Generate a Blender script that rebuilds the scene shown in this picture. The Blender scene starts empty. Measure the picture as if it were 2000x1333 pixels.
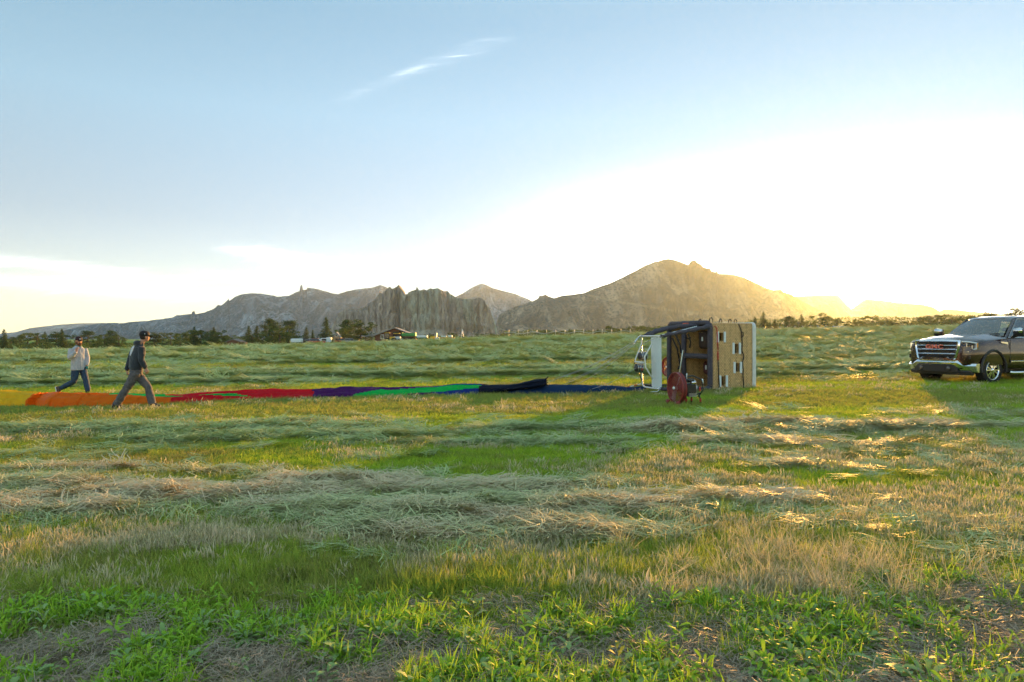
import bpy, bmesh, math, random
import numpy as np
from mathutils import Vector, Matrix
R = math.radians
random.seed(7)
RNG = np.random.default_rng(7)
SC = bpy.context.scene
COL = SC.collection

# ------------------------------------------------------------------ camera
F = 1333.0           # focal length in pixels of the 2000 px wide photograph (24 mm lens)
EYE = 1.55
HOR = 660.0
cam = bpy.data.cameras.new('camera')
cam.lens = 24.0; cam.sensor_width = 36.0; cam.shift_y = -0.0032
cam.clip_start = 0.05; cam.clip_end = 40000
camo = bpy.data.objects.new('camera', cam); COL.objects.link(camo)
camo.location = (0, 0, EYE); camo.rotation_euler = (R(90), 0, 0)
SC.camera = camo

# ------------------------------------------------------------------ light
SUN_EL = 5.0
SUN_AZ = math.degrees(math.atan2(662, F))      # to the right of the view axis (+Y)
sd = Vector((math.sin(R(SUN_AZ))*math.cos(R(SUN_EL)), math.cos(R(SUN_AZ))*math.cos(R(SUN_EL)), math.sin(R(SUN_EL))))
sun = bpy.data.lights.new('sun', 'SUN'); sun.energy = 2.1; sun.angle = R(1.8); sun.color = (1.0, 0.46, 0.08)
suno = bpy.data.objects.new('sun', sun); COL.objects.link(suno)
suno.rotation_euler = (-sd).to_track_quat('-Z', 'Y').to_euler(); suno.location = (60, 120, 60)

W = bpy.data.worlds.new('World'); SC.world = W; W.use_nodes = True
def node(nt, typ, **kw):
    n = nt.nodes.new(typ)
    for k, v in kw.items():
        if k == 'ins':
            for a, b in v.items(): n.inputs[a].default_value = b
        else: setattr(n, k, v)
    return n
def mathn(nt, op, a, b=None, c=None, clamp=False):
    n = nt.nodes.new('ShaderNodeMath'); n.operation = op; n.use_clamp = clamp
    for i, v in enumerate((a, b, c)):
        if v is None: continue
        if isinstance(v, (int, float)): n.inputs[i].default_value = v
        else: nt.links.new(v, n.inputs[i])
    return n.outputs[0]
def ramp(nt, fac, stops, interp='LINEAR'):
    n = nt.nodes.new('ShaderNodeValToRGB'); cr = n.color_ramp; cr.interpolation = interp
    while len(cr.elements) < len(stops): cr.elements.new(0.5)
    for e, (p, c) in zip(cr.elements, stops):
        e.position = p; e.color = (c[0], c[1], c[2], 1) if not isinstance(c, (int, float)) else (c, c, c, 1)
    nt.links.new(fac, n.inputs[0]); return n.outputs[0]
def mixc(nt, fac, a, b, mode='MIX'):
    n = nt.nodes.new('ShaderNodeMix'); n.data_type = 'RGBA'; n.blend_type = mode
    for i, v in ((0, fac), (6, a), (7, b)):
        if isinstance(v, (int, float)): n.inputs[i].default_value = v
        elif isinstance(v, tuple): n.inputs[i].default_value = (v[0], v[1], v[2], 1)
        else: nt.links.new(v, n.inputs[i])
    return n.outputs[2]
def sep(nt, v):
    n = nt.nodes.new('ShaderNodeSeparateXYZ'); nt.links.new(v, n.inputs[0]); return n.outputs
def comb(nt, x, y, z):
    n = nt.nodes.new('ShaderNodeCombineXYZ')
    for i, v in enumerate((x, y, z)):
        if isinstance(v, (int, float)): n.inputs[i].default_value = v
        else: nt.links.new(v, n.inputs[i])
    return n.outputs[0]
def noisen(nt, vec, scale, detail=3, rough=0.55, dist=0.0):
    n = nt.nodes.new('ShaderNodeTexNoise'); n.inputs['Scale'].default_value = scale
    n.inputs['Detail'].default_value = detail; n.inputs['Roughness'].default_value = rough
    n.inputs['Distortion'].default_value = dist
    if vec is not None: nt.links.new(vec, n.inputs['Vector'])
    return n.outputs[0]

def build_world():
    nt = W.node_tree; nt.nodes.clear()
    out = node(nt, 'ShaderNodeOutputWorld'); 
    sky = node(nt, 'ShaderNodeTexSky', sky_type='NISHITA', sun_disc=False, sun_elevation=R(SUN_EL), sun_rotation=R(SUN_AZ),
               altitude=900, air_density=0.6, dust_density=0.0, ozone_density=1.0)
    bg1 = node(nt, 'ShaderNodeBackground'); bg1.inputs[1].default_value = 0.05
    nt.links.new(mixc(nt, 1.0, sky.outputs[0], (.645, .575, .55), 'MULTIPLY'), bg1.inputs[0])
    # thin evening veil: pale light low in the sky and the broad aureole round the sun, with wisps of cirrus
    tc = node(nt, 'ShaderNodeTexCoord'); d = tc.outputs['Generated']
    X, Y, Z = sep(nt, d)
    dt = nt.nodes.new('ShaderNodeVectorMath'); dt.operation = 'DOT_PRODUCT'; dt.inputs[1].default_value = sd
    nt.links.new(d, dt.inputs[0]); cs = dt.outputs['Value']
    # azimuth from sun and elevation -> flattened aureole
    az = mathn(nt, 'ARCTAN2', X, Y)
    daz = mathn(nt, 'SUBTRACT', az, R(SUN_AZ))
    daz = mathn(nt, 'WRAP', daz, math.pi, -math.pi)
    el = mathn(nt, 'ARCSINE', Z)
    del_ = mathn(nt, 'SUBTRACT', el, R(3.0))
    def aur(wa, we, ga, p=3.0):
        a = mathn(nt, 'POWER', mathn(nt, 'ABSOLUTE', mathn(nt, 'DIVIDE', daz, R(wa))), p)
        b = mathn(nt, 'POWER', mathn(nt, 'ABSOLUTE', mathn(nt, 'DIVIDE', del_, R(we))), p)
        e = mathn(nt, 'EXPONENT', mathn(nt, 'MULTIPLY', mathn(nt, 'ADD', a, b), -1.0))
        return mathn(nt, 'MULTIPLY', e, ga)
    def addc(a, b): return mixc(nt, 1.0, a, b, 'ADD')
    def scalec(fac, col):
        n = nt.nodes.new('ShaderNodeVectorMath'); n.operation = 'SCALE'; n.inputs[0].default_value = col
        nt.links.new(fac, n.inputs['Scale']); return n.outputs[0]
    base = ramp(nt, mathn(nt, 'MULTIPLY', Z, 1.0, clamp=True), SKY_RAMP)
    tot = base
    for wa, we, g, col in AUREOLE:
        tot = addc(tot, scalec(aur(wa, we, g), col))
    # cirrus wisps
    inv = mathn(nt, 'DIVIDE', 1.0, mathn(nt, 'MAXIMUM', Z, 0.02))
    uu = mathn(nt, 'MULTIPLY', az, 1.0)
    tlt = mathn(nt, 'SUBTRACT', el, mathn(nt, 'MULTIPLY', uu, 0.12))
    vec = comb(nt, mathn(nt, 'MULTIPLY', uu, 9.0), mathn(nt, 'MULTIPLY', tlt, 120.0), 0.0)
    n1 = noisen(nt, vec, 1.0, 6, 0.6, 0.8)
    w1 = ramp(nt, n1, [(0.50, 0.0), (0.72, 1.0)])
    def blob(a0, e0, wa, we, tilt, amp):
        da = mathn(nt, 'SUBTRACT', az, R(a0)); de = mathn(nt, 'SUBTRACT', el, R(e0))
        de = mathn(nt, 'SUBTRACT', de, mathn(nt, 'MULTIPLY', da, tilt))
        a = mathn(nt, 'POWER', mathn(nt, 'DIVIDE', da, R(wa)), 2.0); b = mathn(nt, 'POWER', mathn(nt, 'DIVIDE', de, R(we)), 2.0)
        return mathn(nt, 'MULTIPLY', mathn(nt, 'EXPONENT', mathn(nt, 'MULTIPLY', mathn(nt, 'ADD', a, b), -1.0)), amp)
    m = None
    for b in WISPS:
        q = blob(*b); m = q if m is None else mathn(nt, 'ADD', m, q)
    cl = mathn(nt, 'MULTIPLY', m, mathn(nt, 'ADD', mathn(nt, 'MULTIPLY', w1, 0.9), 0.12), clamp=True)
    tot = mixc(nt, cl, tot, (1.0, 0.95, 0.90))
    bg2 = node(nt, 'ShaderNodeBackground'); bg2.inputs[1].default_value = 1.0
    nt.links.new(tot, bg2.inputs[0])
    ad = node(nt, 'ShaderNodeAddShader'); nt.links.new(bg1.outputs[0], ad.inputs[0]); nt.links.new(bg2.outputs[0], ad.inputs[1])
    nt.links.new(ad.outputs[0], out.inputs[0])
    W.cycles.sampling_method = 'MANUAL'; W.cycles.sample_map_resolution = 1024
SKY_RAMP = [(0.0, (0.1496, 0.0924, 0.0308)), (0.07, (0.044, 0.0308, 0.0088)), (0.16, (0.0282, 0.0264, 0.0158)), (0.3, (0.0299, 0.0464, 0.0472)), (0.42, (0.0207, 0.0387, 0.0433)), (0.6, (0.0326, 0.0542, 0.0551)), (1.0, (0.0489, 0.0722, 0.0708))]
AUREOLE = [(18, 7.0, 1.3, (1.0, 0.88, 0.68))]
WISPS = [(-17.5, 6.1, 3.2, .5, -0.15, .9), (-15.4, 5.3, 2.2, .35, -.05, .9), (-8.6, 21.0, 4.0, .35, .42, .09), (-31, 3.6, 7, .5, -.05, .7), (-34, 5.0, 6, .4, -.08, .4),
         (-21, 4.6, 2.6, .3, -.1, .5), (-11.5, 5.9, 1.6, .35, -.25, .5), (-3.5, 22.7, 2.5, .4, .3, .08)]
build_world()
SC.view_settings.view_transform = 'Standard'; SC.view_settings.look = 'None'
SC.view_settings.exposure = 2.92; SC.view_settings.gamma = 1.0
SC.view_settings.use_curve_mapping = False
SC.cycles.use_denoising = True
try:
    SC.cycles.denoiser = 'OPENIMAGEDENOISE'; SC.cycles.denoising_input_passes = 'RGB_ALBEDO_NORMAL'; SC.cycles.denoising_prefilter = 'FAST'
except Exception: pass
SC.cycles.max_bounces = 8; SC.cycles.transparent_max_bounces = 12; SC.cycles.volume_bounces = 1
SC.cycles.sample_clamp_indirect = 6.0
SC.cycles.use_adaptive_sampling = True; SC.cycles.adaptive_threshold = 0.01

# ------------------------------------------------------------------ numpy noise
_P = RNG.permutation(4096)
def _h(ix, iy, s): return _P[(_P[(_P[(ix + s*131) & 4095] + iy) & 4095] + s*17) & 4095] / 4095.0
def vnoise(x, y, s=0):
    x = np.asarray(x, float); y = np.asarray(y, float)
    ix = np.floor(x).astype(np.int64); iy = np.floor(y).astype(np.int64)
    fx = x-ix; fy = y-iy; fx = fx*fx*(3-2*fx); fy = fy*fy*(3-2*fy)
    a = _h(ix, iy, s); b = _h(ix+1, iy, s); c = _h(ix, iy+1, s); d = _h(ix+1, iy+1, s)
    return (a*(1-fx)+b*fx)*(1-fy)+(c*(1-fx)+d*fx)*fy
def fbm(x, y, o=4, s=0, g=0.5):
    t = 0; a = 1; n = 0
    for i in range(o):
        t = t+a*vnoise(x*2**i+i*7.3, y*2**i+i*3.1, s+i); n += a; a *= g
    return t/n
def ridged(x, y, o=4, s=0):
    t = 0; a = 1; n = 0
    for i in range(o):
        t = t+a*(1-np.abs(2*vnoise(x*2**i+i*5.3, y*2**i, s+i)-1)); n += a; a *= 0.5
    return t/n
def sst(a, b, x): t = np.clip((np.asarray(x, float)-a)/(b-a), 0, 1); return t*t*(3-2*t)

# ------------------------------------------------------------------ tagging and mesh helpers
def tag(o, label=None, cat=None, group=None, kind=None):
    if label: o['label'] = label
    if cat: o['category'] = cat
    if group: o['group'] = group
    if kind: o['kind'] = kind
    return o
def empty(name, loc=(0, 0, 0), rz=0.0, rot=None):
    o = bpy.data.objects.new(name, None); COL.objects.link(o)
    o.location = loc; o.rotation_euler = rot if rot else (0, 0, rz); o.empty_display_size = 0.2
    return o
def link(name, me, m=None, parent=None):
    o = bpy.data.objects.new(name, me); COL.objects.link(o)
    if m is not None and not me.materials: me.materials.append(m)
    if parent is not None: o.parent = parent
    return o
def mesh_np(name, V, Fq, smooth=True):
    me = bpy.data.meshes.new(name); V = np.asarray(V, np.float32); Fq = np.asarray(Fq, np.int32)
    me.vertices.add(len(V)); me.vertices.foreach_set('co', V.ravel())
    k = Fq.shape[1]; me.loops.add(Fq.size); me.loops.foreach_set('vertex_index', Fq.ravel())
    me.polygons.add(len(Fq)); me.polygons.foreach_set('loop_start', np.arange(0, Fq.size, k, dtype=np.int32))
    me.polygons.foreach_set('loop_total', np.full(len(Fq), k, dtype=np.int32))
    me.polygons.foreach_set('use_smooth', np.full(len(Fq), smooth))
    me.update(calc_edges=True); return me
def grid_faces(nr, nc, flip=False):
    i = np.arange(nr-1)[:, None]*nc+np.arange(nc-1)[None, :]
    i = i.ravel(); q = np.stack([i, i+1, i+nc+1, i+nc], 1)
    return q[:, ::-1] if flip else q
def attr(me, name, vals, typ='FLOAT', dom='POINT'):
    a = me.attributes.new(name, typ, dom)
    a.data.foreach_set('value' if typ in ('FLOAT', 'INT') else ('vector' if typ == 'FLOAT_VECTOR' else 'color'), np.ascontiguousarray(vals).ravel())
class MB:
    def __init__(s): s.v = []; s.f = []; s.sm = []
    def add(s, V, Fs, smooth=False):
        b = len(s.v); s.v += [tuple(p) for p in V]
        for f in Fs: s.f.append([b+i for i in f]); s.sm.append(smooth)
        return s
    def box(s, c, d, rz=0, m=None, bev=0.0):
        hx, hy, hz = d[0]/2, d[1]/2, d[2]/2
        if bev > 0:
            b = min(bev, hx*.9, hy*.9, hz*.9); bm = bmesh.new(); bmesh.ops.create_cube(bm, size=1)
            for v in bm.verts: v.co = Vector((v.co.x*2*hx, v.co.y*2*hy, v.co.z*2*hz))
            bmesh.ops.bevel(bm, geom=list(bm.edges), offset=b, segments=1, affect='EDGES')
            V = [v.co.copy() for v in bm.verts]; bm.verts.index_update(); Fs = [[v.index for v in f.verts] for f in bm.faces]; bm.free()
        else:
            V = [Vector((x*hx, y*hy, z*hz)) for x in (-1, 1) for y in (-1, 1) for z in (-1, 1)]
            Fs = [(0, 1, 3, 2), (4, 6, 7, 5), (0, 4, 5, 1), (2, 3, 7, 6), (0, 2, 6, 4), (1, 5, 7, 3)]
        M = Matrix.Translation(c) @ (m.to_4x4() if m is not None else Matrix.Rotation(rz, 4, 'Z'))
        return s.add([M @ v for v in V], Fs)
    def tube(s, pts, r, n=8, cap=True, smooth=True, squash=None):
        pts = [Vector(p) for p in pts]; k = len(pts)
        rr = [r]*k if isinstance(r, (int, float)) else list(r)
        up = None; V = []
        for i, p in enumerate(pts):
            t = (pts[min(i+1, k-1)]-pts[max(i-1, 0)])
            if t.length < 1e-9: t = Vector((0, 0, 1))
            t.normalize()
            if up is None:
                up = Vector((0, 0, 1)) if abs(t.z) < .9 else Vector((0, 1, 0))
            a = t.cross(up).normalized(); b = a.cross(t).normalized(); up = b
            for j in range(n):
                q = 2*math.pi*j/n
                ra = rr[i]; 
                if isinstance(ra, tuple): ca, cb = ra
                else: ca = cb = ra
                V.append(p+a*math.cos(q)*ca+b*math.sin(q)*cb)
        Fs = [(i*n+j, i*n+(j+1) % n, (i+1)*n+(j+1) % n, (i+1)*n+j) for i in range(k-1) for j in range(n)]
        if cap: Fs += [tuple(reversed(range(n))), tuple((k-1)*n+j for j in range(n))]
        return s.add(V, Fs, smooth)
    def sphere(s, c, r, nu=12, nv=8, m=None):
        rx, ry, rz = (r, r, r) if isinstance(r, (int, float)) else r
        V = []; c = Vector(c)
        for i in range(1, nv):
            t = math.pi*i/nv
            for j in range(nu):
                q = 2*math.pi*j/nu; v = Vector((rx*math.sin(t)*math.cos(q), ry*math.sin(t)*math.sin(q), rz*math.cos(t)))
                V.append(c+(m @ v if m is not None else v))
        tp = Vector((0, 0, rz)); V += [c+(m @ tp if m is not None else tp), c-(m @ tp if m is not None else tp)]
        Fs = [(i*nu+j, (i+1)*nu+j, (i+1)*nu+(j+1) % nu, i*nu+(j+1) % nu) for i in range(nv-2) for j in range(nu)]
        T = len(V)-2
        Fs += [(T, j, (j+1) % nu) for j in range(nu)]+[(T+1, (nv-2)*nu+(j+1) % nu, (nv-2)*nu+j) for j in range(nu)]
        return s.add(V, Fs, True)
    def prism(s, poly, axis_vec, smooth=False):
        a = Vector(axis_vec); n = len(poly); P = [Vector(p) for p in poly]
        V = P+[p+a for p in P]
        Fs = [tuple(range(n)), tuple(reversed(range(n, 2*n)))]+[(i, i+n, (i+1) % n+n, (i+1) % n) for i in range(n)]
        return s.add(V, Fs, smooth)
    def loft(s, rings, close=True, cap=True, smooth=True):
        n = len(rings[0]); V = [p for r in rings for p in r]; k = len(rings)
        m = n if close else n-1
        Fs = [(i*n+j, i*n+(j+1) % n, (i+1)*n+(j+1) % n, (i+1)*n+j) for i in range(k-1) for j in range(m)]
        if cap: Fs += [tuple(reversed(range(n))), tuple((k-1)*n+j for j in range(n))]
        return s.add(V, Fs, smooth)
    def mesh(s, name, fix=True):
        me = bpy.data.meshes.new(name); me.from_pydata([tuple(v) for v in s.v], [], s.f)
        me.polygons.foreach_set('use_smooth', s.sm)
        if fix:
            bm = bmesh.new(); bm.from_mesh(me); bmesh.ops.recalc_face_normals(bm, faces=bm.faces); bm.to_mesh(me); bm.free()
        return me
    def build(s, name, m=None, parent=None): return link(name, s.mesh(name), m, parent)

def mat(name, col, rough=0.7, metal=0.0, spec=0.5, nz=0.0, nscale=30.0, bump=0.0, bscale=200.0, coat=0.0, sheen=0.0, trans=0.0, emit=0.0):
    m = bpy.data.materials.new(name); m.use_nodes = True; nt = m.node_tree; b = nt.nodes['Principled BSDF']
    b.inputs['Base Color'].default_value = (*col, 1); b.inputs['Roughness'].default_value = rough
    b.inputs['Metallic'].default_value = metal; b.inputs['Specular IOR Level'].default_value = spec
    b.inputs['Coat Weight'].default_value = coat; b.inputs['Sheen Weight'].default_value = sheen
    b.inputs['Transmission Weight'].default_value = trans
    tc = nt.nodes.new('ShaderNodeTexCoord')
    if nz > 0:
        n = noisen(nt, tc.outputs['Object'], nscale, 5, 0.65)
        lo = tuple(c*(1-nz) for c in col); hi = tuple(min(1, c*(1+nz)) for c in col)
        nt.links.new(ramp(nt, n, [(0.3, lo), (0.7, hi)]), b.inputs['Base Color'])
        nt.links.new(mathn(nt, 'ADD', mathn(nt, 'MULTIPLY', n, 0.25), max(0, rough-.12)), b.inputs['Roughness'])
    if bump > 0:
        n = noisen(nt, tc.outputs['Object'], bscale, 4, 0.6)
        bp = nt.nodes.new('ShaderNodeBump'); bp.inputs['Strength'].default_value = 0.6; bp.inputs['Distance'].default_value = bump
        nt.links.new(n, bp.inputs['Height']); nt.links.new(bp.outputs[0], b.inputs['Normal'])
    return m

def px_x(px, Y): return (px-1000)/F*Y
def px_z(py, Y): return EYE-(py-HOR)/F*Y
def at(px, py, Y): return Vector((px_x(px, Y), Y, px_z(py, Y)))
# ------------------------------------------------------------------ terrain
def t_base(x, y):
    x = np.asarray(x, float); y = np.asarray(y, float)
    xx = 160*np.tanh(x/160)
    t = sst(12, 150, y)
    z = 0.013*xx+2.6*sst(-90, 80, x)*t
    z = z-2.2*sst(165, 230, y)*(1-0.0*y)
    return z+0.05*(fbm(x/9, y/9, 3, 40)-.5)*sst(3, 12, y)*(1-sst(150, 200, y))
def upx(x, y): return x/np.maximum(y, .5)*F+1000
def ppy(y): return HOR+2066/np.maximum(y, .5)
# swaths of raked hay: centre, half size in x, half size in y (metres), amount, tan-ness, turn
def blobs(x, y, L):
    t = 0
    for px, py, wx, wy, a, tl in L:
        Y0 = 2066/(py-HOR); X0 = (px-1000)/F*Y0
        dx = x-X0; dy = y-Y0-tl*dx
        t = np.maximum(t, a*np.exp(-(dx/wx)**2*np.minimum(1, 1)-(dy/wy)**2))
    return t
HAYN = [(430, 965, 2.6, .34, 1.0, .03), (150, 985, 1.1, .30, .9, .0), (640, 940, 1.0, .30, .9, -.1), (760, 1010, 1.3, .36, 1.0, -.22), (930, 960, 1.5, .38, .9, .05),
        (1080, 1000, 1.2, .30, .95, -.15), (1120, 1050, .9, .22, .7, -.1), (880, 1045, .9, .22, .8, -.1), (60, 940, 1.0, .26, .7, 0), (120, 908, 1.3, .22, .7, 0),
        (430, 920, 1.1, .2, .5, 0), (1320, 850, 1.3, .35, 1.0, 0), (1440, 872, 1.0, .25, .9, -.05), (1470, 838, 1.6, .3, .7, 0), (1700, 850, 2.4, .4, .8, .03), (1650, 880, 1.6, .25, .5, .0),
        (1560, 920, .8, .2, .6, 0), (1400, 985, 1.0, .22, .6, -.1), (1250, 1000, .8, .2, .6, -.1)]
HAYG = [(350, 835, 3.6, .5, .8, 0), (640, 850, 3.4, .55, .85, .02), (900, 868, 2.6, .45, .7, 0), (1010, 838, 2.6, .45, .6, 0), (60, 830, 2.5, .6, .7, 0), (560, 825, 2.0, .3, .5, 0), (420, 812, 3.0, .4, .45, 0),
        (1060, 870, 1.2, .3, .5, 0)]
def hay_tan(x, y):
    wx = x+.5*(fbm(x/1.2, y/1.2, 3, 3)-.5); wy = y+.55*(fbm(x/1.1, y/.8, 3, 5)-.5)
    b = blobs(wx, wy, HAYN)
    return np.clip(b*(0.15+1.55*fbm(x/.6, y/.26, 3, 9))-.20, 0, 1)
def hay_green(x, y):
    wx = x+.8*(fbm(x/2, y/2, 3, 13)-.5); wy = y+.9*(fbm(x/1.8, y/1.0, 3, 15)-.5)
    b = blobs(wx, wy, HAYG)
    n = b*(0.1+1.5*fbm(x/.8, y/.35, 3, 19))-.24
    # raked rows across the middle and far field
    ph = y+.1*x+1.9*(fbm(x/14, y/9, 3, 23)-.5)*2
    sp = 3.3
    row = .5+.5*np.cos(2*np.pi*ph/sp)
    row = row**1.6*(0.35+1.1*fbm(x/4.0, y/1.6, 3, 29))
    big = sst(.30, .62, fbm(x/30, y/7, 2, 31))
    far = row*(.35+.9*big)*sst(21.5, 24.5, y+.03*x)*(1-.8*np.exp(-((x-14)/6)**2-((y-23)/4)**2))*(1-sst(112, 128, y))
    n = np.maximum(n*(1-.95*sst(14.2, 14.9, y+.0*x)), np.clip(far*1.7-.42, 0, 1))
    return np.clip(n, 0, 1)
def hay_h(x, y):
    ht = hay_tan(x, y); hg = hay_green(x, y)
    lump = (0.45+1.1*fbm(x/.38, y/.28, 3, 51))
    amp = .05+.05*sst(8, 30, y)+.05*sst(40, 100, y)
    return .065*ht**1.1*lump+(hg**1.2)*lump*amp*.48
def dirt(x, y):
    b = sst(3.95, 3.55, y+.25*(fbm(x/1.0, y/.8, 3, 61)-.5)*2)*(.45+.8*fbm(x/.8, y/.6, 3, 63))
    b2 = blobs(x+.3*(fbm(x, y, 3, 65)-.5), y, [(1930, 1275, .7, .45, 1.25, .0), (1990, 1190, .5, .5, .9, 0), (1600, 1215, .5, .16, .7, 0), (1300, 1195, 1.2, .14, .6, 0), (100, 1190, .9, .18, .7, 0), (450, 1240, .6, .1, .5, 0), (860, 1185, .9, .12, .6, 0)])
    return np.clip(np.maximum(b, b2), 0, 1)
def ground_z(x, y): return t_base(x, y)+hay_h(x, y)+.02*(fbm(x/.35, y/.35, 3, 71)-.5)*(1-sst(10, 30, y))
def gz(x, y): return float(ground_z(np.array([x]), np.array([y]))[0])
def gzb(x, y): return float(t_base(np.array([x]), np.array([y]))[0])
def gp(px, py):
    Y = 5.0
    for _ in range(60):
        z = gzb(px_x(px, Y), Y); Y = Y+.5*((EYE-z)*F/(py-HOR)-Y)
    return Vector((px_x(px, Y), Y, gzb(px_x(px, Y), Y)))

def ground_material():
    m = bpy.data.materials.new('meadow_ground'); m.use_nodes = True; nt = m.node_tree; b = nt.nodes['Principled BSDF']
    b.inputs['Roughness'].default_value = 0.95; b.inputs['Specular IOR Level'].default_value = 0.15
    tc = nt.nodes.new('ShaderNodeTexCoord'); O = tc.outputs['Object']
    def A(n): a = nt.nodes.new('ShaderNodeAttribute'); a.attribute_name = n; return a.outputs['Fac']
    n1 = noisen(nt, O, 3.0, 6, .7); n2 = noisen(nt, O, 60.0, 4, .7); n3 = noisen(nt, O, .35, 4, .6)
    mp = nt.nodes.new('ShaderNodeMapping'); mp.inputs['Scale'].default_value = (1.2, 9, 1); nt.links.new(O, mp.inputs[0])
    n4 = noisen(nt, mp.outputs[0], 2.0, 5, .75)
    green = mixc(nt, ramp(nt, n1, [(.35, 0.0), (.65, 1.0)]), (.12, .22, .018), (.24, .38, .03))
    green = mixc(nt, ramp(nt, n3, [(.4, 0.0), (.62, 1.0)]), green, (.30, .38, .03))
    green = mixc(nt, ramp(nt, n2, [(.35, .0), (.75, .6)]), green, (.06, .08, .015))
    hayg = mixc(nt, n4, (.20, .25, .10), (.42, .48, .27))
    hayt = mixc(nt, n4, (.30, .24, .14), (.64, .52, .36))
    dirtc = mixc(nt, n1, (.20, .145, .10), (.38, .29, .21))
    dirtc = mixc(nt, ramp(nt, n2, [(.4, 0.0), (.7, .8)]), dirtc, (.48, .38, .28))
    c = mixc(nt, A('hayg'), green, hayg); c = mixc(nt, A('hayt'), c, hayt); c = mixc(nt, A('dirt'), c, dirtc)
    nt.links.new(c, b.inputs['Base Color'])
    bp = nt.nodes.new('ShaderNodeBump'); bp.inputs['Strength'].default_value = .8; bp.inputs['Distance'].default_value = .03
    nt.links.new(mathn(nt, 'ADD', n2, n4), bp.inputs['Height']); nt.links.new(bp.outputs[0], b.inputs['Normal'])
    return m
def build_ground():
    # one sheet: rows tight near the camera and wider with distance, out to the foot of the mountains
    ys = [-40, -20, -8, -3, 0, 1.2, 2.0]
    y = 2.4
    while y < 165: ys.append(y); y *= 1.0068
    for q in (168, 175, 185, 200, 215, 232, 260, 320, 450, 700, 1100, 1800, 3000, 5000, 7400): ys.append(q)
    ys = np.array(ys); nc = 560
    s = np.linspace(-1, 1, nc); s = np.where(np.abs(s) < .86, s/.86*.80, np.sign(s)*(.80+((np.abs(s)-.86)/.14)**3*9))
    half = np.maximum(ys, 4.0)
    Xg = s[None, :]*half[:, None]; Xg = np.clip(Xg, -7000, 7000)
    Xg[:, 0] = -7000; Xg[:, -1] = 7000
    Yg = np.repeat(ys[:, None], nc, 1)
    Z = t_base(Xg, Yg)+np.where((Yg > 2) & (Yg < 170), ground_z(Xg, Yg)-t_base(Xg, Yg), 0)
    V = np.stack([Xg, Yg, Z], 2).reshape(-1, 3)
    me = mesh_np('field', V, grid_faces(len(ys), nc))
    near = (Yg < 170)
    attr(me, 'hayg', (np.clip(hay_green(Xg, Yg)*1.6, 0, 1)*near).ravel().astype(np.float32))
    attr(me, 'hayt', (np.clip(hay_tan(Xg, Yg)*1.8+.35*dryness(Xg, Yg), 0, 1)*near).ravel().astype(np.float32))
    attr(me, 'dirt', (dirt(Xg, Yg)*(Yg < 12)).ravel().astype(np.float32))
    tag(link('ground', me, ground_material()), 'mown hay field stretching to the far tree line', kind='structure')
def dryness(x, y):
    """0 green .. 1 dry straw-coloured standing grass"""
    u = upx(x, y); p = ppy(y)
    n = fbm(x/1.3, y/.8, 4, 81)
    right = sst(950, 1450, u)*sst(860, 930, p)*(1-sst(1170, 1215, p))*.8
    left = np.exp(-((u-430)/380)**2-((p-1085)/45)**2)
    mid = np.exp(-((u-1050)/260)**2-((p-1040)/60)**2)
    lowr = np.exp(-((u-1500)/330)**2-((p-1130)/55)**2)
    d = np.maximum.reduce([right*.40, left*1.5, mid*.8, lowr*.9])
    d = d*(.05+1.5*sst(.40, .60, n))
    base = .22*sst(.5, .7, fbm(x/3, y/1.4, 3, 83))*sst(30, 8, y)
    edge = .75*sst(118, 126, y)*(1-sst(160, 170, y))
    return np.clip(np.maximum(np.maximum(d, base), edge), 0, 1)
build_ground()

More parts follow.
